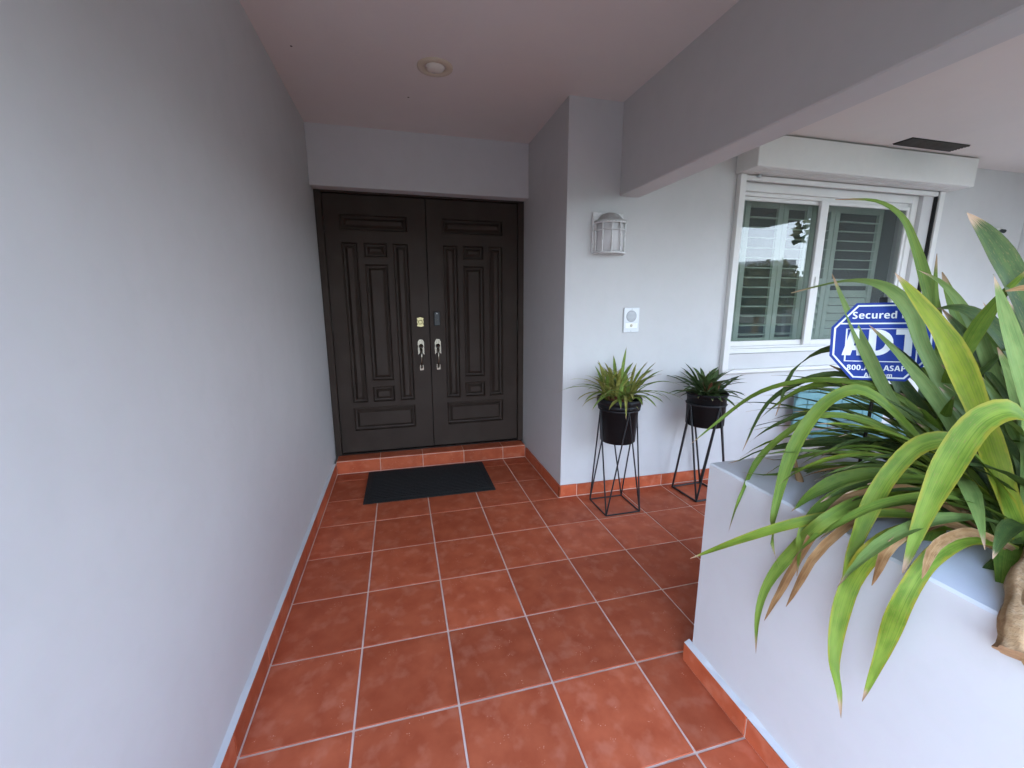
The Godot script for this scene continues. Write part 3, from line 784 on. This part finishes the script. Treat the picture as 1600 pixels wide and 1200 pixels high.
# strap leaf through pts; s is roughly the direction across the blade
func blade(parent: Node, pts: Array, width: float, mat: Material, s: Vector3, keel := 0.15, shape := 0) -> MeshInstance3D:
	var n := pts.size()
	var st := tool_()
	var L := [0.0]
	for i in range(1, n): L.append(L[i - 1] + pts[i].distance_to(pts[i - 1]))
	var rows := []
	var ph := rng.randf() * 10.0
	for i in n:
		var t: Vector3 = (pts[min(i + 1, n - 1)] - pts[max(i - 1, 0)]).normalized()
		var sd := (s - t * s.dot(t)).normalized()
		var nr := sd.cross(t)
		if nr.y < 0: nr = -nr
		var v: float = L[i] / L[n - 1]
		var w: float = width * 0.5
		if shape == 0: w *= min(1.0, 0.62 + v * 1.1) * clamp(pow((1.0 - v) * 3.3, 0.75), 0.02, 1.0)
		else: w *= min(1.0, 0.75 + v) * clamp(pow((1.0 - v) * 6.0, 0.65), 0.05, 1.0)
		w *= 1.0 + 0.05 * sin(v * 17.0 + ph)
		var wob := 0.035 * width * sin(v * 23.0 + ph * 2.0)
		var row := []
		for k in 5:
			var u := k / 4.0
			var off := (u - 0.5) * 2.0
			row.append([pts[i] + sd * w * off + nr * (abs(off) * w * keel * 2.0 + wob * off), Vector2(u, v)])
		rows.append(row)
	for i in n - 1:
		for k in 4:
			var q := [rows[i][k], rows[i][k + 1], rows[i + 1][k + 1], rows[i + 1][k]]
			for j in [0, 1, 2, 0, 2, 3]:
				st.set_smooth_group(1)
				st.set_uv(q[j][1]); st.add_vertex(q[j][0])
	return done(st, "leaf", mat, parent)

# Catmull-Rom through control points
func smooth_line(c: Array, per := 5) -> Array:
	var out := []
	var n := c.size()
	for i in n - 1:
		var p0: Vector3 = c[max(i - 1, 0)]; var p1: Vector3 = c[i]; var p2: Vector3 = c[i + 1]; var p3: Vector3 = c[min(i + 2, n - 1)]
		for k in per: out.append(p1.cubic_interpolate(p2, p0, p3, k / float(per)))
	out.append(c[n - 1])
	return out

# ------------------------------------------------------------------ planter
func build_planter():
	var p := thing("planter_wall", "waist-high pale grey masonry planter full of strap-leaved plants", "planter")
	var x0 := 1.822; var z0 := 1.658; var z1 := 4.1; var x1 := 3.25; var top := 0.95; var rim := 0.40
	var st := tool_()
	box(st, Vector3(x0, -0.02, z0), Vector3(x0 + rim, top, z1), 0.007)
	box(st, Vector3(x1 - 0.16, -0.02, z0), Vector3(x1, top, z1), 0.007)
	box(st, Vector3(x0 + rim, -0.02, z0), Vector3(x1 - 0.16, top - 0.0005, z0 + 0.16), 0.007)
	box(st, Vector3(x0 + rim, -0.02, z1 - 0.16), Vector3(x1 - 0.16, top - 0.0005, z1), 0.007)
	done(st, "masonry", M.wall, p)
	one_box(Vector3(x0 + rim - 0.01, 0.2, z0 + 0.15), Vector3(x1 - 0.15, top - 0.06, z1 - 0.15), 0, "soil", M.soil, p)
	var js := []
	for k in 8: js.append(0.36 + 0.4 * k)
	skirting(p, Vector3(1.797, 0, 1.64), Vector3(1.797, 0, z1), Vector3.LEFT, js, 0.088, 0.026, 0.014)

func build_sign():
	var pl := px(1376, 534, 2.26)
	var nrm := Vector3(-0.62, 0.12, 0.78).normalized()
	var s := thing("yard_sign", "blue octagonal security sign with white lettering among the leaves", "sign", pl)
	var right := Vector3.UP.cross(nrm).normalized()
	var up := nrm.cross(right).normalized()
	right = right.rotated(nrm, 0.03); up = up.rotated(nrm, 0.03)
	s.basis = Basis(right, up, nrm)
	var depth: float = -(view.inverse() * (pl - EYE)).z
	var k := depth / F                                   # metres per pixel at the sign
	var W := 129.0 * k * 0.5; var H := 121.0 * k * 0.5
	var cx := 34.0 * k; var cy := 23.0 * k
	var oct := [Vector2(-cx, -H), Vector2(cx, -H), Vector2(W, -cy), Vector2(W, cy), Vector2(cx, H), Vector2(-cx, H), Vector2(-W, cy), Vector2(-W, -cy)]
	var st := tool_(); plate(st, oct, 0, -0.0015, 0.003); done(st, "plate", M.sign_blue, s)
	st = tool_()
	outline_bar(st, oct, 0.945, 0.0016, 2.6 * k)
	done(st, "border", M.sign_white, s)
	st = tool_()
	flat_bar(st, Vector2(-W * 0.86, H * 0.47), Vector2(W * 0.86, H * 0.47), 2.2 * k)
	var fr := [Vector2(-W * 0.70, -H * 0.52), Vector2(W * 0.70, -H * 0.52), Vector2(W * 0.70, H * 0.34), Vector2(-W * 0.70, H * 0.34)]
	outline_bar(st, fr, 1.0, 0.0016, 2.2 * k)
	done(st, "frame_line", M.sign_white, s)
	lettering(s, "Secured by", Vector2(0, H * 0.68), H * 0.175, 700)
	st = tool_()
	block_letters(st, 15.5 * k, -H * 0.36, 41.0 * k)
	done(st, "lettering", M.sign_white, s)
	lettering(s, "®", Vector2(W * 0.62, H * 0.20), H * 0.10, 400)
	lettering(s, "800.ADT.ASAP", Vector2(-W * 0.06, -H * 0.68), H * 0.135, 700)
	lettering(s, "ADT.com", Vector2(W * 0.0, -H * 0.86), H * 0.10, 700)
	var sk := tool_()
	var foot := s.basis.inverse() * (Vector3(pl.x + 0.02, 0.80, pl.z - 0.02) - pl)
	tube(sk, [Vector3(0, H * 1.05, -0.008), Vector3(0, -H, -0.008), foot], [0.006, 0.006, 0.006], 8)
	done(sk, "stake", M.dark_metal, s)
	one_box(Vector3(-0.012, H * 1.0, -0.014), Vector3(0.012, H * 1.14, -0.002), 0.002, "bracket", M.black, s)

func flat_bar(st: SurfaceTool, a: Vector2, b: Vector2, w: float, z := 0.0016):
	var d := (b - a).normalized(); var n := Vector2(-d.y, d.x) * w * 0.5
	var q := [a - n, b - n, b + n, a + n]
	quad(st, Vector3(q[0].x, q[0].y, z + 0.0006), Vector3(q[1].x, q[1].y, z + 0.0006), Vector3(q[2].x, q[2].y, z + 0.0006), Vector3(q[3].x, q[3].y, z + 0.0006))

func outline_bar(st: SurfaceTool, o: Array, scale_: float, z: float, w: float):
	var n := o.size()
	for i in n:
		var a: Vector2 = o[i] * scale_; var b: Vector2 = o[(i + 1) % n] * scale_
		var inn: float = 1.0 - w / min(a.length(), b.length())
		var a2 := a * inn; var b2 := b * inn
		quad(st, Vector3(a.x, a.y, z + 0.0005), Vector3(b.x, b.y, z + 0.0005), Vector3(b2.x, b2.y, z + 0.0005), Vector3(a2.x, a2.y, z + 0.0005))

# three heavy capitals A, D, T; half is the half width of one letter, base its foot line, hgt its height
func block_letters(st: SurfaceTool, half: float, base: float, hgt: float):
	var z := 0.0022
	var sw := half * 0.62
	var ax := -half * 2.15                                # A: two legs and a bar
	strip(st, [Vector2(ax - half, base), Vector2(ax - half + sw * 1.2, base), Vector2(ax + sw * 0.55, base + hgt), Vector2(ax - sw * 0.55, base + hgt)], z)
	strip(st, [Vector2(ax + half - sw * 1.2, base), Vector2(ax + half, base), Vector2(ax + sw * 0.55, base + hgt * 0.98), Vector2(ax, base + hgt * 0.86)], z + 0.0002)
	strip(st, [Vector2(ax - half * 0.5, base + hgt * 0.2), Vector2(ax + half * 0.5, base + hgt * 0.2), Vector2(ax + half * 0.4, base + hgt * 0.38), Vector2(ax - half * 0.4, base + hgt * 0.38)], z + 0.0004)
	strip(st, [Vector2(-half, base), Vector2(-half + sw, base), Vector2(-half + sw, base + hgt), Vector2(-half, base + hgt)], z)
	for i in 12:                                          # D: half ring
		var a0 := -PI / 2 + PI * i / 12.0; var a1 := -PI / 2 + PI * (i + 1) / 12.0
		var c := Vector2(-half + sw * 0.99, base + hgt / 2)
		var ro := Vector2(half * 2.0 - sw, hgt / 2); var ri := Vector2(half * 2.0 - sw * 2.0, hgt / 2 - sw * 0.8)
		strip(st, [c + Vector2(cos(a0) * ri.x, sin(a0) * ri.y), c + Vector2(cos(a0) * ro.x, sin(a0) * ro.y), c + Vector2(cos(a1) * ro.x, sin(a1) * ro.y), c + Vector2(cos(a1) * ri.x, sin(a1) * ri.y)], z)
	var tx := half * 2.15
	strip(st, [Vector2(tx - sw * 0.5, base), Vector2(tx + sw * 0.5, base), Vector2(tx + sw * 0.5, base + hgt * 0.8), Vector2(tx - sw * 0.5, base + hgt * 0.8)], z)
	strip(st, [Vector2(tx - half, base + hgt * 0.8), Vector2(tx + half, base + hgt * 0.8), Vector2(tx + half, base + hgt), Vector2(tx - half, base + hgt)], z)

func strip(st: SurfaceTool, q: Array, z: float):
	quad(st, Vector3(q[0].x, q[0].y, z), Vector3(q[1].x, q[1].y, z), Vector3(q[2].x, q[2].y, z), Vector3(q[3].x, q[3].y, z))

func lettering(parent: Node, text: String, at: Vector2, height: float, weight: int):
	var sf := SystemFont.new(); sf.font_names = PackedStringArray(["Droid Sans"]); sf.font_weight = weight
	var tm := TextMesh.new(); tm.text = text; tm.font = sf; tm.font_size = 64; tm.depth = 0.0006
	tm.pixel_size = height / 46.0
	tm.horizontal_alignment = HORIZONTAL_ALIGNMENT_CENTER; tm.vertical_alignment = VERTICAL_ALIGNMENT_CENTER
	var mi := MeshInstance3D.new(); mi.name = "lettering"; mi.mesh = tm; mi.material_override = M.sign_white
	mi.position = Vector3(at.x, at.y, 0.0025)
	parent.add_child(mi, true)

# ------------------------------------------------------------------ the strap-leaved plants in the planter
func build_front_plants():
	var A := thing("strap_leaf_plant", "big green strap-leaved plant arching over the planter edge beside the cut stump", "plant")
	var face := Vector3(-0.55, 0.55, 0.63).normalized()   # leaves turn to the open side of the porch
	var D := [
		# [mat, width, shape, [u, v, x] ...] from root to tip
		["leaf_bright", 0.0577, 0, [1650, 850, 2.20], [1640, 720, 2.12], [1590, 646, 2.03], [1535, 655, 1.97], [1490, 712, 1.92], [1455, 780, 1.87], [1428, 845, 1.83], [1410, 896, 1.81]],
		["leaf_bright", 0.0444, 0, [1600, 850, 2.25], [1560, 760, 2.15], [1500, 694, 2.05], [1440, 694, 1.97], [1392, 738, 1.90], [1356, 800, 1.85], [1330, 868, 1.80], [1313, 925, 1.78]],
		["leaf_bright", 0.0281, 0, [1580, 850, 2.24], [1510, 812, 2.15], [1425, 803, 2.02], [1330, 803, 1.88], [1240, 818, 1.76], [1150, 846, 1.67], [1078, 873, 1.61]],
		["leaf_bright", 0.0444, 0, [1560, 856, 2.22], [1490, 822, 2.10], [1425, 828, 1.98], [1368, 858, 1.86], [1330, 910, 1.80], [1310, 972, 1.75], [1303, 1035, 1.72], [1311, 1082, 1.70], [1314, 1122, 1.69]],
		["leaf_bright", 0.0400, 0, [1590, 862, 2.16], [1545, 846, 2.05], [1500, 846, 1.97], [1452, 874, 1.88], [1412, 935, 1.82], [1380, 1015, 1.77], [1347, 1096, 1.74]],
		["leaf_mid", 0.0385, 0, [1585, 845, 2.32], [1500, 760, 2.24], [1420, 670, 2.15], [1352, 612, 2.07], [1300, 622, 2.00], [1258, 668, 1.93], [1228, 730, 1.86], [1210, 800, 1.80], [1207, 850, 1.77], [1217, 888, 1.75]],
		["leaf_mid", 0.0222, 0, [1570, 840, 2.35], [1450, 720, 2.22], [1360, 660, 2.12], [1280, 650, 2.03], [1225, 680, 1.96], [1180, 725, 1.90], [1155, 780, 1.84], [1138, 832, 1.80]],
		["leaf_mid", 0.0340, 0, [1560, 852, 2.25], [1440, 790, 2.08], [1360, 780, 1.97], [1290, 812, 1.86], [1238, 862, 1.79], [1200, 912, 1.75], [1184, 962, 1.73], [1181, 1022, 1.72]],
		["leaf_dry", 0.0222, 1, [1555, 850, 2.25], [1440, 768, 2.08], [1350, 768, 1.95], [1310, 788, 1.88], [1275, 830, 1.82], [1240, 885, 1.79], [1210, 940, 1.77], [1194, 970, 1.76]],
		["leaf_mid", 0.0370, 0, [1560, 850, 2.27], [1450, 778, 2.12], [1370, 758, 2.00], [1300, 780, 1.90], [1255, 830, 1.83], [1245, 900, 1.78]],
		["leaf_dry", 0.0207, 1, [1500, 800, 2.45], [1430, 712, 2.38], [1380, 672, 2.32], [1310, 645, 2.25]],
		["leaf_mid", 0.0224, 0, [1540, 820, 2.4], [1450, 660, 2.35], [1370, 606, 2.25], [1270, 594, 2.15], [1190, 612, 2.06], [1130, 652, 1.98], [1078, 695, 1.92]],
		["leaf_pale", 0.0413, 0, [1560, 840, 2.35], [1480, 740, 2.32], [1400, 640, 2.28], [1350, 545, 2.22], [1318, 472, 2.18], [1300, 428, 2.16]],
		["leaf_lime", 0.0645, 0, [1600, 850, 2.25], [1560, 740, 2.22], [1522, 630, 2.17], [1480, 535, 2.10], [1436, 472, 2.06], [1396, 424, 2.03]],
		["leaf_pale", 0.0396, 0, [1570, 850, 2.35], [1520, 730, 2.32], [1465, 630, 2.28], [1405, 555, 2.22], [1358, 508, 2.20]],
		["leaf_pale", 0.0482, 0, [1585, 850, 2.38], [1530, 720, 2.37], [1480, 620, 2.33], [1440, 540, 2.30], [1420, 485, 2.27], [1380, 448, 2.24], [1320, 440, 2.20], [1236, 458, 2.12]],
		["leaf_mid", 0.0387, 0, [1560, 840, 2.60], [1500, 640, 2.58], [1466, 520, 2.56], [1446, 440, 2.54], [1428, 380, 2.50], [1408, 338, 2.46], [1368, 314, 2.40], [1305, 312, 2.32]],
		["leaf_mid", 0.0361, 0, [1570, 840, 2.55], [1500, 640, 2.52], [1468, 520, 2.50], [1462, 450, 2.48], [1464, 396, 2.46]],
		["leaf_dark", 0.066, 1, [1720, 840, 2.35], [1670, 640, 2.33], [1625, 520, 2.28], [1580, 430, 2.22], [1545, 372, 2.18], [1510, 332, 2.14]],
		["leaf_pale", 0.0482, 0, [1660, 850, 2.22], [1635, 720, 2.18], [1605, 610, 2.12], [1575, 510, 2.08], [1552, 428, 2.05]],
		["leaf_mid", 0.0817, 0, [1610, 850, 2.55], [1570, 660, 2.55], [1530, 560, 2.52], [1495, 490, 2.50], [1472, 425, 2.48]],
		["leaf_mid", 0.0473, 0, [1480, 720, 2.45], [1485, 610, 2.35], [1515, 540, 2.28], [1560, 470, 2.22], [1620, 410, 2.2]],
		["leaf_dark", 0.0645, 0, [1640, 850, 2.5], [1620, 620, 2.5], [1560, 520, 2.45], [1500, 482, 2.4], [1440, 488, 2.35]],
		["leaf_pale", 0.0430, 0, [1600, 850, 2.5], [1570, 660, 2.48], [1530, 530, 2.45], [1480, 450, 2.42], [1430, 420, 2.40]],
		["leaf_dry", 0.0258, 1, [1700, 700, 2.3], [1660, 500, 2.22], [1620, 452, 2.16], [1570, 455, 2.10]],
		["leaf_dark", 0.0387, 0, [1560, 840, 2.5], [1440, 640, 2.4], [1370, 560, 2.3], [1300, 545, 2.22], [1240, 580, 2.15], [1212, 650, 2.10]],
		["leaf_dark", 0.0258, 0, [1520, 800, 2.5], [1420, 640, 2.4], [1340, 590, 2.3], [1270, 590, 2.2], [1200, 630, 2.1], [1160, 705, 2.05]],
		["leaf_dark", 0.0430, 0, [1570, 830, 2.5], [1470, 720, 2.38], [1390, 700, 2.28], [1300, 690, 2.18], [1185, 705, 2.05]],
		["leaf_dark", 0.0258, 0, [1560, 820, 2.5], [1460, 690, 2.4], [1370, 640, 2.3], [1280, 640, 2.18], [1210, 665, 2.08], [1172, 690, 2.03]],
		["leaf_mid", 0.0430, 0, [1590, 845, 2.3], [1490, 770, 2.2], [1410, 740, 2.1], [1330, 745, 2.0], [1270, 770, 1.93], [1235, 800, 1.88]],
		["leaf_mid", 0.0430, 0, [1600, 850, 2.4], [1550, 720, 2.4], [1480, 690, 2.35], [1420, 640, 2.32], [1340, 600, 2.25], [1250, 610, 2.15], [1180, 660, 2.05]],
	]
	for q in [[1560, 858, 1400, 790, 1290, 850, 1228, 948], [1570, 860, 1470, 815, 1395, 850, 1362, 915], [1590, 862, 1520, 832, 1462, 852, 1440, 905]]:
		D.append(["leaf_dry", 0.022, 1, [q[0], q[1], 2.24], [q[2], q[3], 2.0], [q[4], q[5], 1.85], [q[6], q[7], 1.77]])
	for d in D:
		var c := []
		for i in range(3, d.size()): c.append(leaf_px(d[i][0], d[i][1], d[i][2]))
		var line := smooth_line(c, 4)
		var T: Vector3 = (c[c.size() - 1] - c[0]).normalized()
		blade(A, line, d[1], M[d[0]], T.cross(face).normalized(), 0.13, d[2])
	for k in 20:                                          # taller blades at the back of the clump
		var an := lerpf(2.25, 1.15, (k + rng.randf() * 0.8) / 20.0)
		var rr2 := rng.randf_range(280, 420)
		var b0 := Vector2(1612 + rng.randf_range(-14, 30), 838 + rng.randf_range(-8, 10))
		var mid := b0 + Vector2(cos(an), -sin(an)) * rr2 * 0.5
		var tip := b0 + Vector2(cos(an + 0.22), -sin(an + 0.22) * 0.95) * rr2
		var c3 := [leaf_px(b0.x, b0.y, 2.42), leaf_px(mid.x, mid.y, 2.52), leaf_px(tip.x, tip.y, 2.46 + rng.randf_range(-0.1, 0.1))]
		blade(A, smooth_line(c3, 6), rng.randf_range(0.040, 0.062), M["leaf_dark" if rng.randf() < 0.55 else "leaf_mid"], (c3[2] - c3[0]).normalized().cross(face).normalized(), 0.16, 0)
	for k in 34:
		var an := lerpf(2.72, 1.35, (k + rng.randf() * 0.8) / 34.0)
		var rr2 := rng.randf_range(190, 340)
		var b0 := Vector2(1604 + rng.randf_range(-14, 20), 842 + rng.randf_range(-8, 10))
		var mid := b0 + Vector2(cos(an), -sin(an)) * rr2 * 0.5
		var tip := b0 + Vector2(cos(an + 0.18), -sin(an + 0.18) * 0.93) * rr2
		var wx := rng.randf_range(2.24, 2.42)
		var c3 := [leaf_px(b0.x, b0.y, 2.27), leaf_px(mid.x, mid.y, wx), leaf_px(tip.x, tip.y, wx - 0.06)]
		var mt2: String = ["leaf_mid", "leaf_mid", "leaf_pale", "leaf_pale", "leaf_dark"][rng.randi_range(0, 4)]
		blade(A, smooth_line(c3, 6), rng.randf_range(0.034, 0.054), M[mt2], (c3[2] - c3[0]).normalized().cross(face).normalized(), 0.16, 0)
	# the rest of the crown: rosettes further into the planter
	var crowns := [
		[A, Vector3(2.36, 0.89, 2.36), 40, 0.60, 0.048],
	]
	for k in 30:
		var mt3: String = ["leaf_mid", "leaf_mid", "leaf_pale", "leaf_dark", "leaf_bright", "leaf_dry"][rng.randi_range(0, 5)]
		leaf_free(A, Vector3(2.30 + rng.randf_range(-0.05, 0.06), 0.92, 2.34 + rng.randf_range(-0.08, 0.06)), rng.randf_range(-2.75, -1.55), rng.randf_range(0.35, 1.05), rng.randf_range(0.9, 1.8), rng.randf_range(0.45, 0.72), rng.randf_range(0.024, 0.042), M[mt3], 14, 0.16, rng.randf_range(-0.3, 0.3), true)
	for k in 24:
		leaf_free(A, Vector3(2.42 + rng.randf_range(-0.05, 0.06), 0.92, 2.16 + rng.randf_range(-0.08, 0.06)), rng.randf_range(-2.9, -1.7), rng.randf_range(0.5, 1.1), rng.randf_range(0.9, 1.7), rng.randf_range(0.5, 0.8), rng.randf_range(0.018, 0.034), M["leaf_dark" if rng.randf() < 0.6 else "leaf_mid"], 14, 0.16, rng.randf_range(-0.3, 0.3), true)
	var B := thing("strap_leaf_plant", "dark strap-leaved plant behind the blue sign in the planter", "plant")
	crowns.append([B, Vector3(2.52, 0.89, 2.02), 46, 0.66, 0.036])
	var E := thing("strap_leaf_plant", "dense strap-leaved plant at the street end of the planter", "plant")
	crowns.append([E, Vector3(2.72, 0.89, 2.62), 50, 0.72, 0.052])
	for c in crowns:
		for k in c[2]:
			var ring: float = (k + 0.5) / float(c[2])
			var mt: String = ["leaf_dark", "leaf_mid", "leaf_dark", "leaf_mid", "leaf_pale"][rng.randi_range(0, 4)]
			leaf_free(c[0], c[1] + Vector3(rng.randf_range(-0.06, 0.06), 0, rng.randf_range(-0.06, 0.06)), k * 2.399 + rng.randf_range(-0.3, 0.3), lerpf(1.45, 0.45, ring), lerpf(0.5, 1.9, ring) + rng.randf_range(-0.2, 0.2), c[3] * rng.randf_range(0.7, 1.15), c[4] * rng.randf_range(0.75, 1.2), M[mt], 12, 0.14, rng.randf_range(-0.4, 0.4))
		var st := tool_()
		tube(st, [c[1] + Vector3(0, -0.08, 0), c[1] + Vector3(0, 0.02, 0), c[1] + Vector3(0, 0.14, 0)], [0.055, 0.05, 0.03], 10)
		done(st, "stem", M.leaf_dark, c[0], true)
	# cut dry stump lying across the planter edge
	var s := thing("cut_stump", "peeling tan cut stalk hanging over the planter edge", "stump")
	var st2 := tool_()
	var a := px(1640, 850, 2.16); var b := px(1607, 900, 1.98); var e := px(1597, 965, 1.84); var g := px(1592, 1025, 1.785)
	var line := smooth_line([a, b, e, g], 5)
	var rr := []
	for i in line.size(): rr.append(0.027 + 0.004 * sin(i * 1.3) + (0.004 if i > 11 else 0.0))
	var n2 := noise(5, 9.0, 3)
	knobbly(st2, line, rr, 22, n2)
	done(st2, "stalk", M.bark, s, true)
	# flakes of dry husk
	for k in 7:
		var i0 := rng.randi_range(1, 8)
		var f2 := []
		var ang := k * 0.9
		for j in 5:
			var q: Vector3 = line[min(i0 + j * 2, line.size() - 1)]
			f2.append(q + Vector3(cos(ang) * 0.5 - 0.4, sin(ang) * 0.7, 0.5).normalized() * (0.029 + 0.002 * j))
		blade(s, f2, 0.03, M.leaf_dry, Vector3(0.4, 0.1, 0.9), -0.2, 1)
	# small fallen dry leaf tip on the cap
	var fl := thing("dry_leaf_tip", "rolled brown dry leaf tip hanging above the planter rim", "leaf")
	var lt := tool_()
	tube(lt, smooth_line([px(1243, 718, 2.02), px(1245, 735, 2.02), px(1249, 748, 2.02), px(1251, 757, 2.02)], 3), [0.003, 0.005, 0.006, 0.008, 0.010, 0.011, 0.012, 0.012, 0.011, 0.006], 10)
	done(lt, "leaf_roll", M.leaf_dry, fl, true)

func knobbly(st: SurfaceTool, line: Array, radii: Array, seg: int, nz: FastNoiseLite):
	var rings := []
	var side := Vector3.ZERO
	var n := line.size()
	for i in n:
		var t: Vector3 = (line[min(i + 1, n - 1)] - line[max(i - 1, 0)]).normalized()
		if side == Vector3.ZERO: side = t.cross(Vector3.UP).normalized()
		side = (side - t * side.dot(t)).normalized()
		var up := side.cross(t)
		var ring := []
		for k in seg:
			var a := TAU * k / seg
			var dirv := side * cos(a) + up * sin(a)
			var r: float = radii[i] * (1.0 + 0.28 * nz.get_noise_3d(cos(a) * 0.6, sin(a) * 0.6, i * 0.02) + 0.08 * sin(a * 7.0 + i * 0.15))
			ring.append(line[i] + dirv * r)
		rings.append(ring)
	for i in n - 1:
		for k in seg:
			var k2 := (k + 1) % seg
			quad(st, rings[i][k], rings[i][k2], rings[i + 1][k2], rings[i + 1][k], 1)
	for k in seg:
		var k2 := (k + 1) % seg
		tri(st, line[0], rings[0][k], rings[0][k2]); tri(st, line[n - 1], rings[n - 1][k2], rings[n - 1][k])

func build_bench():
	var b := thing("patio_bench", "turquoise plank bench against the wall behind the planter leaves", "bench", Vector3(4.60, 0, 0.34))
	for k in 5:
		one_box(Vector3(-0.55, 0.40, -0.20 + 0.10 * k), Vector3(0.55, 0.425, -0.108 + 0.10 * k), 0.004, "seat_slat", M.turquoise, b)
	for k in 8:
		one_box(Vector3(-0.55 + 0.138 * k, 0.43, -0.26), Vector3(-0.55 + 0.138 * k + 0.13, 0.80, -0.235), 0.004, "back_slat", M.turquoise, b)
	one_box(Vector3(-0.56, 0.72, -0.234), Vector3(0.56, 0.78, -0.212), 0.004, "back_rail", M.turquoise, b)
	for x in [-0.56, 0.50]:
		for z in [-0.21, 0.22]:
			one_box(Vector3(x, 0, z), Vector3(x + 0.06, 0.399 if z < 0 else 0.62, z + 0.06), 0.004, "leg", M.turquoise, b)
		one_box(Vector3(x - 0.02, 0.621, -0.21), Vector3(x + 0.08, 0.646, 0.32), 0.006, "armrest", M.turquoise, b)
	one_box(Vector3(-0.5, 0.33, 0.24), Vector3(0.5, 0.398, 0.262), 0.004, "apron", M.turquoise, b)

# ------------------------------------------------------------------ across the street: seen in the window glass
func build_street():
	var h := thing("neighbour_house", "low cream house with a hipped brown roof across the street", "house", Vector3(31, -0.1, 27), -0.6)
	one_box(Vector3(-7, 0, -4), Vector3(7, 2.7, 4), 0.02, "wall", M.house, h)
	var st := tool_()
	var e := [Vector3(-7.6, 2.7, -4.6), Vector3(7.6, 2.7, -4.6), Vector3(7.6, 2.7, 4.6), Vector3(-7.6, 2.7, 4.6)]
	var r0 := Vector3(-3.2, 4.6, 0); var r1 := Vector3(3.2, 4.6, 0)
	quad(st, e[1], e[0], r0, r1); quad(st, e[3], e[2], r1, r0); tri(st, e[0], e[3], r0); tri(st, e[2], e[1], r1)
	quad(st, e[0], e[1], e[2], e[3])
	done(st, "roof", M.roof, h)
	for x in [-4.5, 0.5, 4.5]: one_box(Vector3(x - 0.8, 0.9, -4.06), Vector3(x + 0.8, 2.1, -4.0), 0.01, "window", M.gap, h)
	one_box(Vector3(-2.4, 0, -4.05), Vector3(-1.4, 2.1, -4.0), 0.01, "door", M.white, h)
	var c := thing("carport", "flat white carport roof on four posts across the street", "carport", Vector3(19.2, -0.1, 16.6), -0.75)
	one_box(Vector3(-2.0, 3.35, -2.2), Vector3(3.6, 3.62, 2.2), 0.02, "roof_slab", M.wall, c)
	for x in [-1.8, 3.4]:
		for z in [-2.0, 2.0]: one_box(Vector3(x - 0.08, 0, z - 0.08), Vector3(x + 0.08, 3.35, z + 0.08), 0.01, "post", M.wall, c)
	tree(Vector3(10.6, -0.12, 3.3), 1.7, 4.6, "round dark green tree on the lawn across from the window", 77)
	tree(Vector3(18.2, -0.12, 14.6), 2.4, 3.5, "low spreading tree behind the carport", 81)
	tree(Vector3(3.4, -0.12, 12.6), 2.3, 5.6, "tall dark green tree straight across the street from the planter", 79)
	tree(Vector3(7.6, -0.12, 14.6), 2.3, 5.4, "dark green tree between the carport and the tall tree", 80)
	palm(Vector3(12.9, -0.12, 10.6), 2.3)

func tree(at: Vector3, rad: float, hgt: float, label: String, seed_: int):
	var t := thing("round_tree", label, "tree", at, 0.0, "trees across the lawn")
	var r := RandomNumberGenerator.new(); r.seed = seed_
	var st := tool_()
	tube(st, [Vector3.ZERO, Vector3(0.05, hgt * 0.3, 0), Vector3(0, hgt * 0.55, 0.05)], [0.18, 0.14, 0.09], 8)
	for k in 5:
		var a := TAU * k / 5.0
		tube(st, [Vector3(0, hgt * 0.35, 0), Vector3(cos(a) * rad * 0.5, hgt * 0.6, sin(a) * rad * 0.5)], [0.08, 0.03], 6)
	done(st, "trunk", M.bark, t, true)
	var cr := tool_()
	for k in 5200:
		var d := Vector3(r.randfn(), r.randfn(), r.randfn()).normalized()
		var q := pow(r.randf(), 0.4)
		var lump := 1.0 + 0.16 * sin(d.x * 5.0 + seed_) * cos(d.z * 6.0) + 0.1 * sin(d.y * 9.0)
		var c := Vector3(0, hgt * 0.62, 0) + Vector3(d.x * rad, d.y * hgt * 0.38, d.z * rad) * q * lump
		var u := Vector3(r.randfn(), r.randfn(), r.randfn()).normalized()
		var v := u.cross(Vector3(r.randfn(), r.randfn(), r.randfn())).normalized()
		var s := r.randf_range(0.07, 0.15)
		tri(cr, c - u * s, c + v * s * 0.6, c + u * s); tri(cr, c - u * s, c + u * s, c - v * s * 0.6)
	done(cr, "crown", M.leaf_dark, t)

func palm(at: Vector3, hgt: float):
	var t := thing("palm_tree", "young spiky palm on the lawn near the porch", "palm", at)
	var st := tool_()
	tube(st, [Vector3.ZERO, Vector3(0.05, hgt * 0.5, 0), Vector3(0, hgt * 0.72, 0)], [0.16, 0.12, 0.10], 10)
	done(st, "trunk", M.bark, t, true)
	for k in 26:
		leaf_free(t, Vector3(0, hgt * 0.7, 0), k * 2.399, lerpf(1.4, 0.1, k / 25.0), 0.6, rng.randf_range(0.9, 1.25), 0.06, M.leaf_dark, 8, 0.2)
